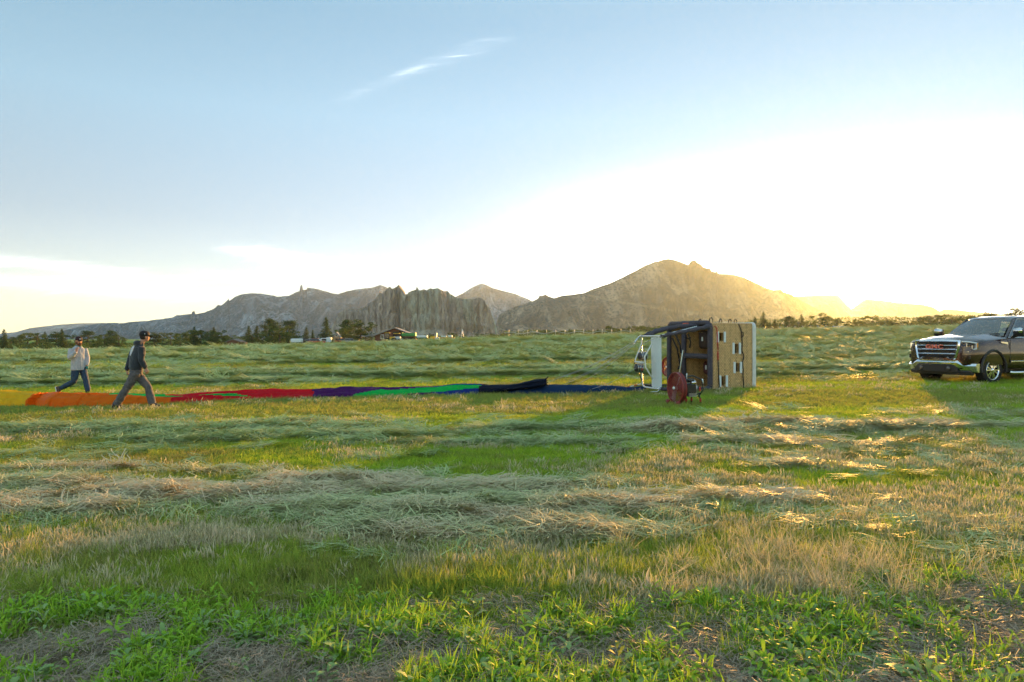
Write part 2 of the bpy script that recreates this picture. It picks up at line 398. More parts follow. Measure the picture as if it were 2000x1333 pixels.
# ------------------------------------------------------------------ mountains
def interp(tab, u): a = np.array(tab, float); return np.interp(u, a[:, 0], a[:, 1])
def rock_mat(name, cols, streak=False, scrub=0.5, sc=1.0, scrubcol=(.02, .03, .02), trail=None):
    m = bpy.data.materials.new(name); m.use_nodes = True; nt = m.node_tree; b = nt.nodes['Principled BSDF']
    b.inputs['Roughness'].default_value = 1.0; b.inputs['Specular IOR Level'].default_value = .05
    tc = nt.nodes.new('ShaderNodeTexCoord'); O = tc.outputs['Object']
    mp = nt.nodes.new('ShaderNodeMapping'); mp.inputs['Scale'].default_value = (1, 1, .22) if streak else (1, 1, .7); nt.links.new(O, mp.inputs[0])
    n = noisen(nt, mp.outputs[0], .018*sc, 7, .68, .3); n2 = noisen(nt, mp.outputs[0], .09*sc, 5, .7)
    c = ramp(nt, n, [(.30, cols[0]), (.45, cols[1]), (.56, cols[2]), (.70, cols[3])])
    c = mixc(nt, ramp(nt, n2, [(.38, .8), (.52, 0.0)]), c, tuple(q*.28 for q in cols[0]))
    mpg = nt.nodes.new('ShaderNodeMapping'); mpg.inputs['Scale'].default_value = (1, .25, .30); nt.links.new(O, mpg.inputs[0])
    ng_ = noisen(nt, mpg.outputs[0], .014*sc, 6, .7, .6); nb_ = noisen(nt, O, .0028*sc, 4, .6)
    c = mixc(nt, ramp(nt, ng_, [(.50, 0.0), (.60, .75)]), c, tuple(min(1, q*1.75) for q in cols[3]))
    c = mixc(nt, ramp(nt, ng_, [(.34, .7), (.44, 0.0)]), c, tuple(q*.45 for q in cols[0]))
    c = mixc(nt, ramp(nt, nb_, [(.40, .55), (.58, 0.0)]), c, tuple(q*.8 for q in cols[0]))
    if scrub > 0:
        vo = nt.nodes.new('ShaderNodeTexVoronoi'); vo.inputs['Scale'].default_value = .085*sc
        mp2 = nt.nodes.new('ShaderNodeMapping'); mp2.inputs['Scale'].default_value = (1, .5, 1); nt.links.new(O, mp2.inputs[0]); nt.links.new(mp2.outputs[0], vo.inputs['Vector'])
        dots = ramp(nt, vo.outputs['Distance'], [(.30, 1.0), (.48, 0.0)])
        msk = ramp(nt, noisen(nt, O, .004*sc, 4, .7), [(.38, 0.15), (.62, 1.0)])
        c = mixc(nt, mathn(nt, 'MULTIPLY', mathn(nt, 'MULTIPLY', dots, msk), scrub), c, scrubcol)
    if trail is not None:
        a = nt.nodes.new('ShaderNodeAttribute'); a.attribute_name = 'trail'
        c = mixc(nt, a.outputs['Fac'], c, trail)
    nt.links.new(c, b.inputs['Base Color'])
    bp = nt.nodes.new('ShaderNodeBump'); bp.inputs['Strength'].default_value = 1; bp.inputs['Distance'].default_value = 9/sc
    nt.links.new(n2, bp.inputs['Height']); nt.links.new(bp.outputs[0], b.inputs['Normal'])
    return m
def mountain(name, tab, D, run, nu, nv, m, label, namp=.12, gully=.16, crag=0.0, seed=0, back=.8, trail=None, scale=1.0, foot=664):
    lo, hi = tab[0][0], tab[-1][0]; a_, b_ = max(lo, -60), min(hi, 2060)
    u = np.unique(np.round(np.concatenate([np.linspace(lo, hi, 90), np.linspace(a_, b_, nu), [q[0] for q in tab if a_ <= q[0] <= b_]]), 2)); nu = len(u)
    H = (foot-interp(tab, u))/F*D
    H = np.maximum(H, 0)
    rgh = crag*(fbm(u/9, u*0, 4, seed+3)-.5)*D/F
    v = np.concatenate([-1+np.linspace(0, 1, nv)**1.0, np.linspace(0, 1, nv//3)[1:]])
    U, V = np.meshgrid(u, v)
    Hm = np.repeat((H+rgh)[None, :], len(v), 0)
    fr = np.clip(1+V, 0, 1)
    wob = fbm(U/60, V*2.2, 4, seed)
    prof = np.where(V <= 0, fr**(1.15+.9*(wob-.4)), (1-np.clip(V, 0, 1)**1.3))
    x = (U-1000)/F*D
    y = D+V*np.where(V < 0, run, run*back)+(fbm(U/70, V*0, 3, seed+9)-.5)*run*.35*(1-np.abs(V))
    z0 = EYE-(foot-HOR)/F*D
    g = ridged(x/(160*scale)+.4*V, y/(420*scale), 4, seed+5)-.55
    edge = np.clip(-V*5, 0, 1)*np.clip((1+V)*4, 0, 1)
    x = x*y/D; Hm = Hm*y/D; z0 = EYE-(foot-HOR)/F*y
    z = z0+Hm*prof+Hm.max()*(1.5*gully*g*edge+namp*(fbm(x/(60*scale), y/(60*scale), 4, seed+7)-.5)*edge*np.clip(Hm/Hm.max()*1.6, .1, 1))
    z = np.where(V < 0, np.minimum(z, z0+Hm*.995), z)
    z = z-12*(V <= -.999)-30*(V >= .999)
    me = mesh_np(name, np.stack([x, y, z], 2).reshape(-1, 3), grid_faces(len(v), nu))
    if trail is not None:
        P = HOR-(z-EYE)/y*F; PX = x/y*F+1000; tv = np.zeros_like(P)
        for seg in trail:
            a = np.array(seg, float); yc = np.interp(PX, a[:, 0], a[:, 1], left=-999, right=-999)
            tv = np.maximum(tv, np.exp(-((P-yc)/seg[0][2])**2))
        attr(me, 'trail', tv.ravel().astype(np.float32))
    o = link(name, me, m); tag(o, label, kind='structure'); return o
M1 = [(-900, 662), (-300, 660), (-100, 655), (0, 652), (30, 649), (45, 645), (60, 641), (110, 635), (150, 632), (200, 631), (240, 633), (300, 640), (400, 655), (500, 666)]
M2 = [(-900, 640), (-400, 650), (-100, 662), (0, 659), (60, 659), (100, 654), (140, 642), (170, 636), (210, 631), (230, 631), (234, 632), (260, 629), (290, 627), (339, 620), (345, 616), (374, 614), (376, 609), (380, 608),
      (382, 614), (400, 611), (420, 602), (426, 596), (432, 597), (440, 591), (445, 586), (446, 583), (448, 588), (460, 580), (470, 576), (490, 573), (510, 574), (535, 578), (541, 580), (565, 578), (578, 571),
      (585, 569), (587, 558), (590, 557), (592, 567), (599, 566), (600, 562), (622, 565), (640, 571), (660, 575), (680, 569), (700, 565), (722, 563), (735, 560), (743, 557), (752, 560), (770, 570), (820, 600), (900, 650), (940, 666)]
M3 = [(800, 645), (860, 602), (890, 580), (905, 573), (920, 563), (935, 556), (941, 554), (950, 557), (962, 563), (980, 568), (1005, 574), (1030, 584), (1080, 610), (1150, 650), (1180, 664)]
M4 = [(955, 660), (966, 640), (975, 615), (985, 609), (1005, 600), (1020, 595), (1040, 589), (1051, 583), (1054, 577), (1058, 578), (1066, 576), (1070, 579), (1082, 583), (1100, 578), (1140, 573), (1145, 571), (1160, 564), (1185, 556), (1200, 550),
      (1220, 540), (1240, 530), (1262, 518), (1275, 513), (1290, 509), (1305, 506), (1325, 510), (1344, 518), (1346, 515), (1349, 510), (1358, 509), (1362, 514), (1370, 517), (1372, 521), (1383, 525), (1386, 524), (1390, 530),
      (1398, 532), (1400, 528), (1403, 535), (1430, 536), (1450, 541), (1470, 550), (1490, 560), (1510, 567), (1525, 566), (1530, 571), (1545, 575), (1560, 585), (1600, 606), (1650, 625), (1720, 650), (1760, 662)]
M5 = [(1380, 600), (1450, 588), (1520, 583), (1560, 579), (1600, 577), (1637, 576), (1643, 584), (1652, 594), (1663, 604), (1674, 596), (1684, 588), (1692, 585), (1720, 587), (1750, 591), (1800, 595), (1822, 600),  # V notch shaped into the ridge to imitate the sun's white bloom
      (1835, 608), (1842, 605), (1856, 604), (1880, 607), (1930, 612), (1990, 617), (2100, 622), (2400, 600), (2900, 560), (3600, 590), (4200, 620)]
scrubby = rock_mat('juniper_slope', [(.055, .08, .11), (.115, .15, .20), (.175, .215, .265), (.26, .29, .32)], scrub=.85, sc=1.0)  # blue of distant haze is put into these slope colours
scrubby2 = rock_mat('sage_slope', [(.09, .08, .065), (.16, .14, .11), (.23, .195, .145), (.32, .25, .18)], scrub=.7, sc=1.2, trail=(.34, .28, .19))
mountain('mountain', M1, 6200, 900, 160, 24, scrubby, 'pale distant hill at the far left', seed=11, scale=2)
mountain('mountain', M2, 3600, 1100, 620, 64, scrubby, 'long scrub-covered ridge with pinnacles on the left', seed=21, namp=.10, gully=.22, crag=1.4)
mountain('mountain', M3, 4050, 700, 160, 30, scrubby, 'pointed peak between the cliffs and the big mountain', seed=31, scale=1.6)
mountain('mountain', M4, 2700, 900, 640, 80, scrubby2, 'big rounded mountain with a rocky crest', seed=41, namp=.10, gully=.20, crag=1.4,
         trail=[[(1150, 577, 1.4), (1200, 588, 1.4), (1260, 598, 1.4), (1310, 606, 1.4), (1370, 612, 1.4)], [(1320, 621, 1.2), (1350, 614, 1.2), (1390, 611, 1.2)]])
mountain('mountain', M5, 4300, 1000, 420, 44, scrubby2, 'low ridge under the setting sun', seed=51, crag=.8, trail=[[(1, 1, 1), (2, 1, 1)]])

def cliff():
    T = [(640, 668), (646, 645), (651, 630), (656, 620), (662, 611), (672, 606), (680, 604), (684, 605), (688, 603), (697, 606), (703, 604), (714, 598), (724, 591), (734, 584), (738, 577), (741, 569), (744, 570), (747, 574), (754, 566), (757, 562),
         (761, 560), (764, 564), (768, 564), (773, 561), (777, 557), (781, 558), (783, 566), (787, 573), (791, 576), (797, 573), (805, 568), (811, 566), (812, 561), (815, 561), (816, 567), (822, 567), (827, 565), (833, 568), (841, 563), (847, 565),
         (853, 563), (860, 565), (868, 569), (875, 569), (880, 575), (887, 579), (893, 583), (905, 583), (915, 584), (926, 584), (934, 581), (940, 583), (945, 588), (952, 596), (957, 603), (963, 620), (968, 640), (972, 662)]
    D = 1550.0; nu, nv = 640, 110
    u = np.linspace(636, 976, nu); v = np.linspace(0, 1, nv)
    U, V = np.meshgrid(u, v)
    top = interp([(600, 668)]+T+[(990, 668)], u)+1.2*(fbm(u/1.6, u*0, 3, 91)-.5)
    H = (668-top)/F*D; z0 = EYE-(668-HOR)/F*D
    x = (U-1000)/F*D
    z = z0+H[None, :]*V
    # buttresses: broad masses, then columns, then cracks; all deeper than they are wide
    but = fbm(U/34+.25*V, V*.9, 2, 93)
    colm = ridged(U/11+.35*fbm(U/20, V*2, 2, 95), V*.9, 3, 97)
    crk = fbm(U/2.3+.8*V, V*3.4, 3, 99)
    setb = 40*V**1.6+22*V
    # shoulders with ledges
    led = 16*sst(.42, .52, V+.25*(but-.5))*(fbm(U/22, U*0, 2, 101))
    y = D+setb+led-95*(but-.5)-75*(colm-.5)-30*(crk-.5)
    y = y+60*((U-806)/160)**2
    x = x+8*(fbm(U/5, V*8, 3, 103)-.5)
    # talus fan at the foot
    tal = np.clip(.24-V, 0, 1); y = y-tal*330*(.5+fbm(U/25, V*0, 2, 105))
    x = x*y/D; z = EYE+(z-EYE)*y/D
    n = V.shape[0]
    xb = x[-1][None, :]; yb = y[-1][None, :]+np.array([60, 200, 420])[:, None]; zb = np.stack([z[-1]-8, z0+H*.55, z0+H*0-20])
    X = np.concatenate([x, np.repeat(xb, 3, 0)]); Yy = np.concatenate([y, yb]); Zz = np.concatenate([z, zb])
    me = mesh_np('cliff', np.stack([X, Yy, Zz], 2).reshape(-1, 3), grid_faces(X.shape[0], nu))
    gr = np.concatenate([sst(.45, .62, fbm(U/26+.5*V, V*.8, 3, 107))*sst(770, 800, U)*(1-.6*np.exp(-((U-855)/26)**2-((V-.2)/.25)**2)), np.zeros((3, nu))])
    attr(me, 'green', gr.ravel().astype(np.float32))
    m = bpy.data.materials.new('cliff_rock'); m.use_nodes = True; nt = m.node_tree; b = nt.nodes['Principled BSDF']
    b.inputs['Roughness'].default_value = 1; b.inputs['Specular IOR Level'].default_value = .05
    tc = nt.nodes.new('ShaderNodeTexCoord'); O = tc.outputs['Object']
    mp = nt.nodes.new('ShaderNodeMapping'); mp.inputs['Scale'].default_value = (1, 1, .34); nt.links.new(O, mp.inputs[0])
    n1 = noisen(nt, mp.outputs[0], .05, 7, .7, .4); n2 = noisen(nt, mp.outputs[0], .3, 5, .75); n3 = noisen(nt, O, .02, 4, .6)
    brown = ramp(nt, n1, [(.32, (.30, .23, .19)), (.46, (.52, .40, .32)), (.58, (.68, .54, .43)), (.7, (.82, .68, .55))])
    grn = ramp(nt, n1, [(.32, (.34, .33, .25)), (.48, (.58, .57, .44)), (.62, (.74, .72, .56)), (.72, (.78, .66, .50))])
    a = nt.nodes.new('ShaderNodeAttribute'); a.attribute_name = 'green'
    c = mixc(nt, a.outputs['Fac'], brown, grn)
    c = mixc(nt, ramp(nt, n2, [(.34, .85), (.42, 0.0)]), c, (.035, .026, .022))
    nt.links.new(c, b.inputs['Base Color'])
    bp = nt.nodes.new('ShaderNodeBump'); bp.inputs['Strength'].default_value = 1; bp.inputs['Distance'].default_value = 9
    nt.links.new(n2, bp.inputs['Height']); nt.links.new(bp.outputs[0], b.inputs['Normal'])
    tag(link('cliff', me, m), 'craggy brown and green-grey rock cliffs behind the barn', kind='structure')
cliff()

# ------------------------------------------------------------------ evening haze
def haze():
    mb = MB(); mb.box((500, 3550, 156), (15600, 7900, 392))
    m = bpy.data.materials.new('evening_air'); m.use_nodes = True; nt = m.node_tree; nt.nodes.clear()
    o = nt.nodes.new('ShaderNodeOutputMaterial'); v = nt.nodes.new('ShaderNodeVolumePrincipled')
    v.inputs['Color'].default_value = (.54, .75, 1.0, 1); v.inputs['Density'].default_value = HAZE_D; v.inputs['Anisotropy'].default_value = HAZE_G
    v2 = nt.nodes.new('ShaderNodeVolumePrincipled'); v2.inputs['Color'].default_value = (.95, .90, .78, 1); v2.inputs['Density'].default_value = 5e-6; v2.inputs['Anisotropy'].default_value = .9   # forward-scattering lobe added for the golden glow round the sun
    ad = nt.nodes.new('ShaderNodeAddShader'); nt.links.new(v.outputs[0], ad.inputs[0]); nt.links.new(v2.outputs[0], ad.inputs[1]); nt.links.new(ad.outputs[0], o.inputs['Volume'])
    tag(mb.build('haze', m), 'thin evening haze lying over the valley', kind='stuff')
HAZE_D = 7.0e-5; HAZE_G = .50
haze()
# ------------------------------------------------------------------ grass, hay and weeds (ground cover nobody could count)
def plant_mat(name, base, tip, alt, altw=.5, trans=.35, rough=.6, dry=(.32, .26, .15)):
    """blade colour: foot to tip, varied per blade, shifted towards `dry` by the tuft's own tint"""
    m = bpy.data.materials.new(name); m.use_nodes = True; nt = m.node_tree; b = nt.nodes['Principled BSDF']
    out = nt.nodes['Material Output']
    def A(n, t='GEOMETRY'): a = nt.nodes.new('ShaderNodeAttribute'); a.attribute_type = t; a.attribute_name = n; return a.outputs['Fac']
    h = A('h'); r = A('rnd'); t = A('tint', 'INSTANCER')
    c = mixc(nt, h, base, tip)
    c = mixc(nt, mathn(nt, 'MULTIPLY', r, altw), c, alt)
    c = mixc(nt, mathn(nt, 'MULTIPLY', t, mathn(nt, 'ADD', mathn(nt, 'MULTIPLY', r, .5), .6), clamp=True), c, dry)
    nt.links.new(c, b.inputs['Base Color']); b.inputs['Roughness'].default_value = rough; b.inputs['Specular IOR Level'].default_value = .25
    tr = nt.nodes.new('ShaderNodeBsdfTranslucent'); nt.links.new(mixc(nt, .35, c, (.32, .36, .05)), tr.inputs['Color'])
    mx = nt.nodes.new('ShaderNodeMixShader'); mx.inputs[0].default_value = trans
    nt.links.new(b.outputs[0], mx.inputs[1]); nt.links.new(tr.outputs[0], mx.inputs[2]); nt.links.new(mx.outputs[0], out.inputs['Surface'])
    return m
def tuft(name, n, rad, h0, h1, w, lean, seg=3, m=None, flat=False, curl=.0, seed=0, fold=False, lying=False, stems=False):
    rg = random.Random(seed); V = []; Fs = []; H = []; Rn = []
    for _ in range(n):
        a = rg.uniform(0, 6.283); rr = rad*math.sqrt(rg.random()); px, py = rr*math.cos(a), rr*math.sin(a)
        d = rg.uniform(0, 6.283) if not lying else rg.gauss(0, .55)+(math.pi if rg.random() < .5 else 0)
        L = rg.uniform(h0, h1); ww = w*rg.uniform(.6, 1.3); rv = rg.random()
        le = abs(rg.gauss(lean, lean*.5)) if lean else 0
        P = []; z0 = 0.0
        if lying:
            el = rg.uniform(-.1, .35); z0 = rg.uniform(0, .05); px -= .5*L*math.cos(d); py -= .5*L*math.sin(d)
            kk = rg.uniform(-1.6, 1.6)
            x, y, z = px, py, z0
            for i in range(seg+1):
                P.append(Vector((x, y, z))); t = i/seg; dd = d+kk*t
                e2 = el*(1-2.2*t)
                x += L/seg*math.cos(dd)*math.cos(e2); y += L/seg*math.sin(dd)*math.cos(e2); z += L/seg*math.sin(e2)
        else:
            x, y, z = px, py, -.01; ang = le*.4; tw = rg.uniform(-.5, .5)*curl
            for i in range(seg+1):
                P.append(Vector((x, y, z))); t = (i+1)/seg; an = ang+le*1.3*t
                x += L/seg*math.sin(an)*math.cos(d+tw*t); y += L/seg*math.sin(an)*math.sin(d+tw*t); z += L/seg*math.cos(an)
        sd_ = Vector((-math.sin(d), math.cos(d), 0))
        if not lying:
            q = rg.uniform(-1.0, 1.0); sd_ = Matrix.Rotation(q, 3, 'Z') @ sd_
        b0 = len(V)
        for i, p in enumerate(P):
            t = i/seg
            wi = ww*(1-t**1.6)*(.75+.25*math.sin(math.pi*min(1, t*1.4))) if not lying else ww*(1 if i < seg else .3)
            if stems and i == seg-1: wi = ww*1.9
            if i == seg and not lying: V.append(p); H.append(t); Rn.append(rv)
            else: V += [p-sd_*wi/2, p+sd_*wi/2]; H += [t, t]; Rn += [rv, rv]
        for i in range(seg):
            q = b0+2*i
            if i == seg-1 and not lying: Fs.append((q, q+1, q+2))
            else: Fs.append((q, q+1, q+3, q+2))
    me = bpy.data.meshes.new(name); me.from_pydata([tuple(v) for v in V], [], Fs)
    attr(me, 'h', np.array(H, np.float32)); attr(me, 'rnd', np.array(Rn, np.float32))
    me.materials.append(m); me.polygons.foreach_set('use_smooth', [True]*len(Fs))
    return me
def lobed_leaf(V, Fs, H, Rn, org, az, L, Wd, el, rv, lobes=5, droop=1.2, tooth=.45):
    """a leaf with toothed lobes either side of the midrib, arched along its length"""
    n = lobes*2+1; x = 0; z = 0; an = el; mid = []; ca, sa = math.cos(az), math.sin(az)
    for i in range(n+1):
        mid.append((x, z)); x += L/n*math.cos(an); z += L/n*math.sin(an); an -= droop/n
    b0 = len(V)
    for i, (r, zz) in enumerate(mid):
        t = i/n; wv = Wd*math.sin(math.pi*min(1, t*.93+.06))**.7*(1 if i % 2 else 1-tooth)
        if i == n: wv = .001
        for s in (-1, 0, 1):
            lx, ly = r+(.3*wv if s else 0), s*wv*.5
            V.append(Vector((org[0]+lx*ca-ly*sa, org[1]+lx*sa+ly*ca, org[2]+zz+(.18*wv if s else 0)))); H.append(t); Rn.append(rv)
    for i in range(n):
        q = b0+3*i; Fs += [(q, q+1, q+4, q+3), (q+1, q+2, q+5, q+4)]
def leafy(name, n, L0, L1, Wd, el0, el1, m, seed, lobes=4, stem=0.0, tooth=.45):
    rg = random.Random(seed); V = []; Fs = []; H = []; Rn = []
    for i in range(n):
        az = 2.4*i+rg.uniform(-.4, .4); z = stem*i/max(1, n-1)
        lobed_leaf(V, Fs, H, Rn, (.008*math.cos(az), .008*math.sin(az), z), az, rg.uniform(L0, L1)*(1-.3*i/n), Wd*rg.uniform(.7, 1.2), rg.uniform(el0, el1), rg.random(), lobes, rg.uniform(.6, 1.5), tooth)
    me = bpy.data.meshes.new(name); me.from_pydata([tuple(v) for v in V], [], Fs)
    attr(me, 'h', np.array(H, np.float32)); attr(me, 'rnd', np.array(Rn, np.float32)); me.materials.append(m)
    me.polygons.foreach_set('use_smooth', [True]*len(Fs)); return me

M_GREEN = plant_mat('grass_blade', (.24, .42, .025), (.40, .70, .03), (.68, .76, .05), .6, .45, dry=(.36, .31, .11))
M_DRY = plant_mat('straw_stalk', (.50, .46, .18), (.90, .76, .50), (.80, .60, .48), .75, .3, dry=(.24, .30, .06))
M_HAYG = plant_mat('cut_grass_strand', (.42, .56, .20), (.58, .70, .32), (.24, .34, .09), .85, .1, dry=(.76, .60, .39))
M_WEED = plant_mat('weed_leaf', (.20, .40, .03), (.36, .68, .035), (.46, .68, .05), .4, .4, dry=(.42, .40, .06))
M_GREY = plant_mat('grey_weed_leaf', (.18, .30, .09), (.32, .52, .16), (.44, .58, .26), .5, .3, dry=(.5, .46, .08))
M_LIT = plant_mat('dead_litter', (.30, .22, .14), (.62, .48, .33), (.40, .27, .18), .8, .1, dry=(.4, .33, .24))

def collect(name, meshes):
    c = bpy.data.collections.new(name)
    for i, me in enumerate(meshes):
        o = bpy.data.objects.new('%s_%02d' % (name, i), me); c.objects.link(o)
    return c
def scatter_tree():
    ng = bpy.data.node_groups.new('scatter_plants', 'GeometryNodeTree')
    ng.interface.new_socket('Geometry', in_out='INPUT', socket_type='NodeSocketGeometry')
    ng.interface.new_socket('Plants', in_out='INPUT', socket_type='NodeSocketCollection')
    ng.interface.new_socket('Geometry', in_out='OUTPUT', socket_type='NodeSocketGeometry')
    N = ng.nodes; L = ng.links
    gi = N.new('NodeGroupInput'); go = N.new('NodeGroupOutput')
    ci = N.new('GeometryNodeCollectionInfo'); ci.inputs['Separate Children'].default_value = True; ci.inputs['Reset Children'].default_value = True
    ip = N.new('GeometryNodeInstanceOnPoints'); ip.inputs['Pick Instance'].default_value = True
    def NA(n, t):
        a = N.new('GeometryNodeInputNamedAttribute'); a.data_type = t; a.inputs['Name'].default_value = n
        return a.outputs['Attribute']
    L.new(gi.outputs['Geometry'], ip.inputs['Points']); L.new(gi.outputs['Plants'], ci.inputs['Collection']); L.new(ci.outputs[0], ip.inputs['Instance'])
    L.new(NA('idx', 'INT'), ip.inputs['Instance Index']); L.new(NA('rot', 'FLOAT_VECTOR'), ip.inputs['Rotation']); L.new(NA('scl', 'FLOAT_VECTOR'), ip.inputs['Scale'])
    L.new(ip.outputs[0], go.inputs[0]); return ng
NG = scatter_tree()
def scatter(name, label, P, coll, rot, scl, tint, seed=0):
    n = len(P); me = bpy.data.meshes.new(name); me.vertices.add(n); me.vertices.foreach_set('co', np.asarray(P, np.float32).ravel())
    rg = np.random.default_rng(seed)
    attr(me, 'idx', rg.integers(0, len(coll.objects), n).astype(np.int32), 'INT')
    attr(me, 'rot', np.asarray(rot, np.float32), 'FLOAT_VECTOR'); attr(me, 'scl', np.asarray(scl, np.float32), 'FLOAT_VECTOR')
    attr(me, 'tint', np.asarray(tint, np.float32))
    o = link(name, me); md = o.modifiers.new('scatter', 'NODES'); md.node_group = NG
    for it in NG.interface.items_tree:
        if it.name == 'Plants' and it.in_out == 'INPUT': md[it.identifier] = coll
    tag(o, label, kind='stuff'); return o
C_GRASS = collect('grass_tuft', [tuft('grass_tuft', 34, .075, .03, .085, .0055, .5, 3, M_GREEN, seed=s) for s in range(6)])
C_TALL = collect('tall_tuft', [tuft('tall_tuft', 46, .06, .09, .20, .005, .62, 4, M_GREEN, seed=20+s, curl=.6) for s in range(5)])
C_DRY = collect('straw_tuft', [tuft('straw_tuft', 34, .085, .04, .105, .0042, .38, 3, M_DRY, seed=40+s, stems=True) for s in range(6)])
C_LONG = collect('bent_straw', [tuft('bent_straw', 50, .08, .18, .36, .0045, .95, 5, M_DRY, seed=50+s, curl=.5) for s in range(4)])
C_HAY = collect('hay_wisp', [tuft('hay_wisp', 40, .13, .10, .30, .0075, 0, 4, M_HAYG, seed=60+s, lying=True) for s in range(7)])
C_LIT = collect('litter_wisp', [tuft('litter_wisp', 22, .13, .04, .12, .004, 0, 2, M_LIT, seed=80+s, lying=True) for s in range(5)])
C_BROAD = collect('broad_weed', [tuft('broad_weed', 15, .05, .06, .15, .013, .75, 4, M_WEED, seed=100+s, curl=.8) for s in range(6)])
C_LEAF = collect('leafy_weed', [leafy('leafy_weed', 9, .05, .10, .028, .2, .9, M_GREY, 120+s, 3, .05, .35) for s in range(4)]+[leafy('leafy_weed', 12, .04, .08, .016, .2, 1.0, M_WEED, 130+s, 2, .08, .2) for s in range(3)])

M_SOIL = mat('dry_soil_crumb', (.34, .26, .19), .95, nz=.35, nscale=60)
def clod(seed):
    rg = random.Random(seed); mb = MB()
    for _ in range(7):
        s = rg.uniform(.004, .013); a = rg.uniform(0, 6.28); q = .09*rg.random(); m_ = Matrix.Rotation(rg.uniform(0, 3), 3, 'X')
        mb.sphere((q*math.cos(a), q*math.sin(a), s*.4), (s*rg.uniform(.8, 1.5), s, s*.7), 6, 4, m_)
    me = mb.mesh('clod'); me.materials.append(M_SOIL); return me
C_CLOD = collect('clod', [clod(s) for s in range(5)])
def spread(n, y0, y1, seed, pw=1.0):
    """points between two distances from the gate where we stand, evenly spread over the ground"""
    rg = np.random.default_rng(seed)
    y = np.sqrt(rg.uniform(y0*y0, y1*y1, n)) if pw == 1 else y0*(y1/y0)**rg.random(n)
    x = rg.uniform(-1, 1, n)*(.80*y+.6)
    return x, y, rg
def place(x, y, rg, keep, coll, name, label, s0, s1, tint, lie=False, zoff=0.0, spread_s=1.0, hs=1.0, orient=None, tilt=.18):
    keep = keep & ~footprint(x, y)
    x = x[keep]; y = y[keep]; n = len(x)
    if n == 0: return
    z = ground_z(x, y)+zoff
    s = rg.uniform(s0, s1, n); w = s*np.clip(y/7.0, 1, 14)**.80*spread_s; h = s*np.clip(y/9.0, 1, 5)**.24*hs
    rz = rg.uniform(0, 6.283, n) if orient is None else orient[keep]+rg.normal(0, .5, n)
    rot = np.stack([rg.normal(0, tilt, n), rg.normal(0, tilt, n), rz], 1)
    if lie: h = np.maximum(h, w*.38)
    scatter(name, label, np.stack([x, y, z], 1), coll, rot, np.stack([w, w, h], 1), np.clip(tint[keep], 0, 1), seed=int(n))

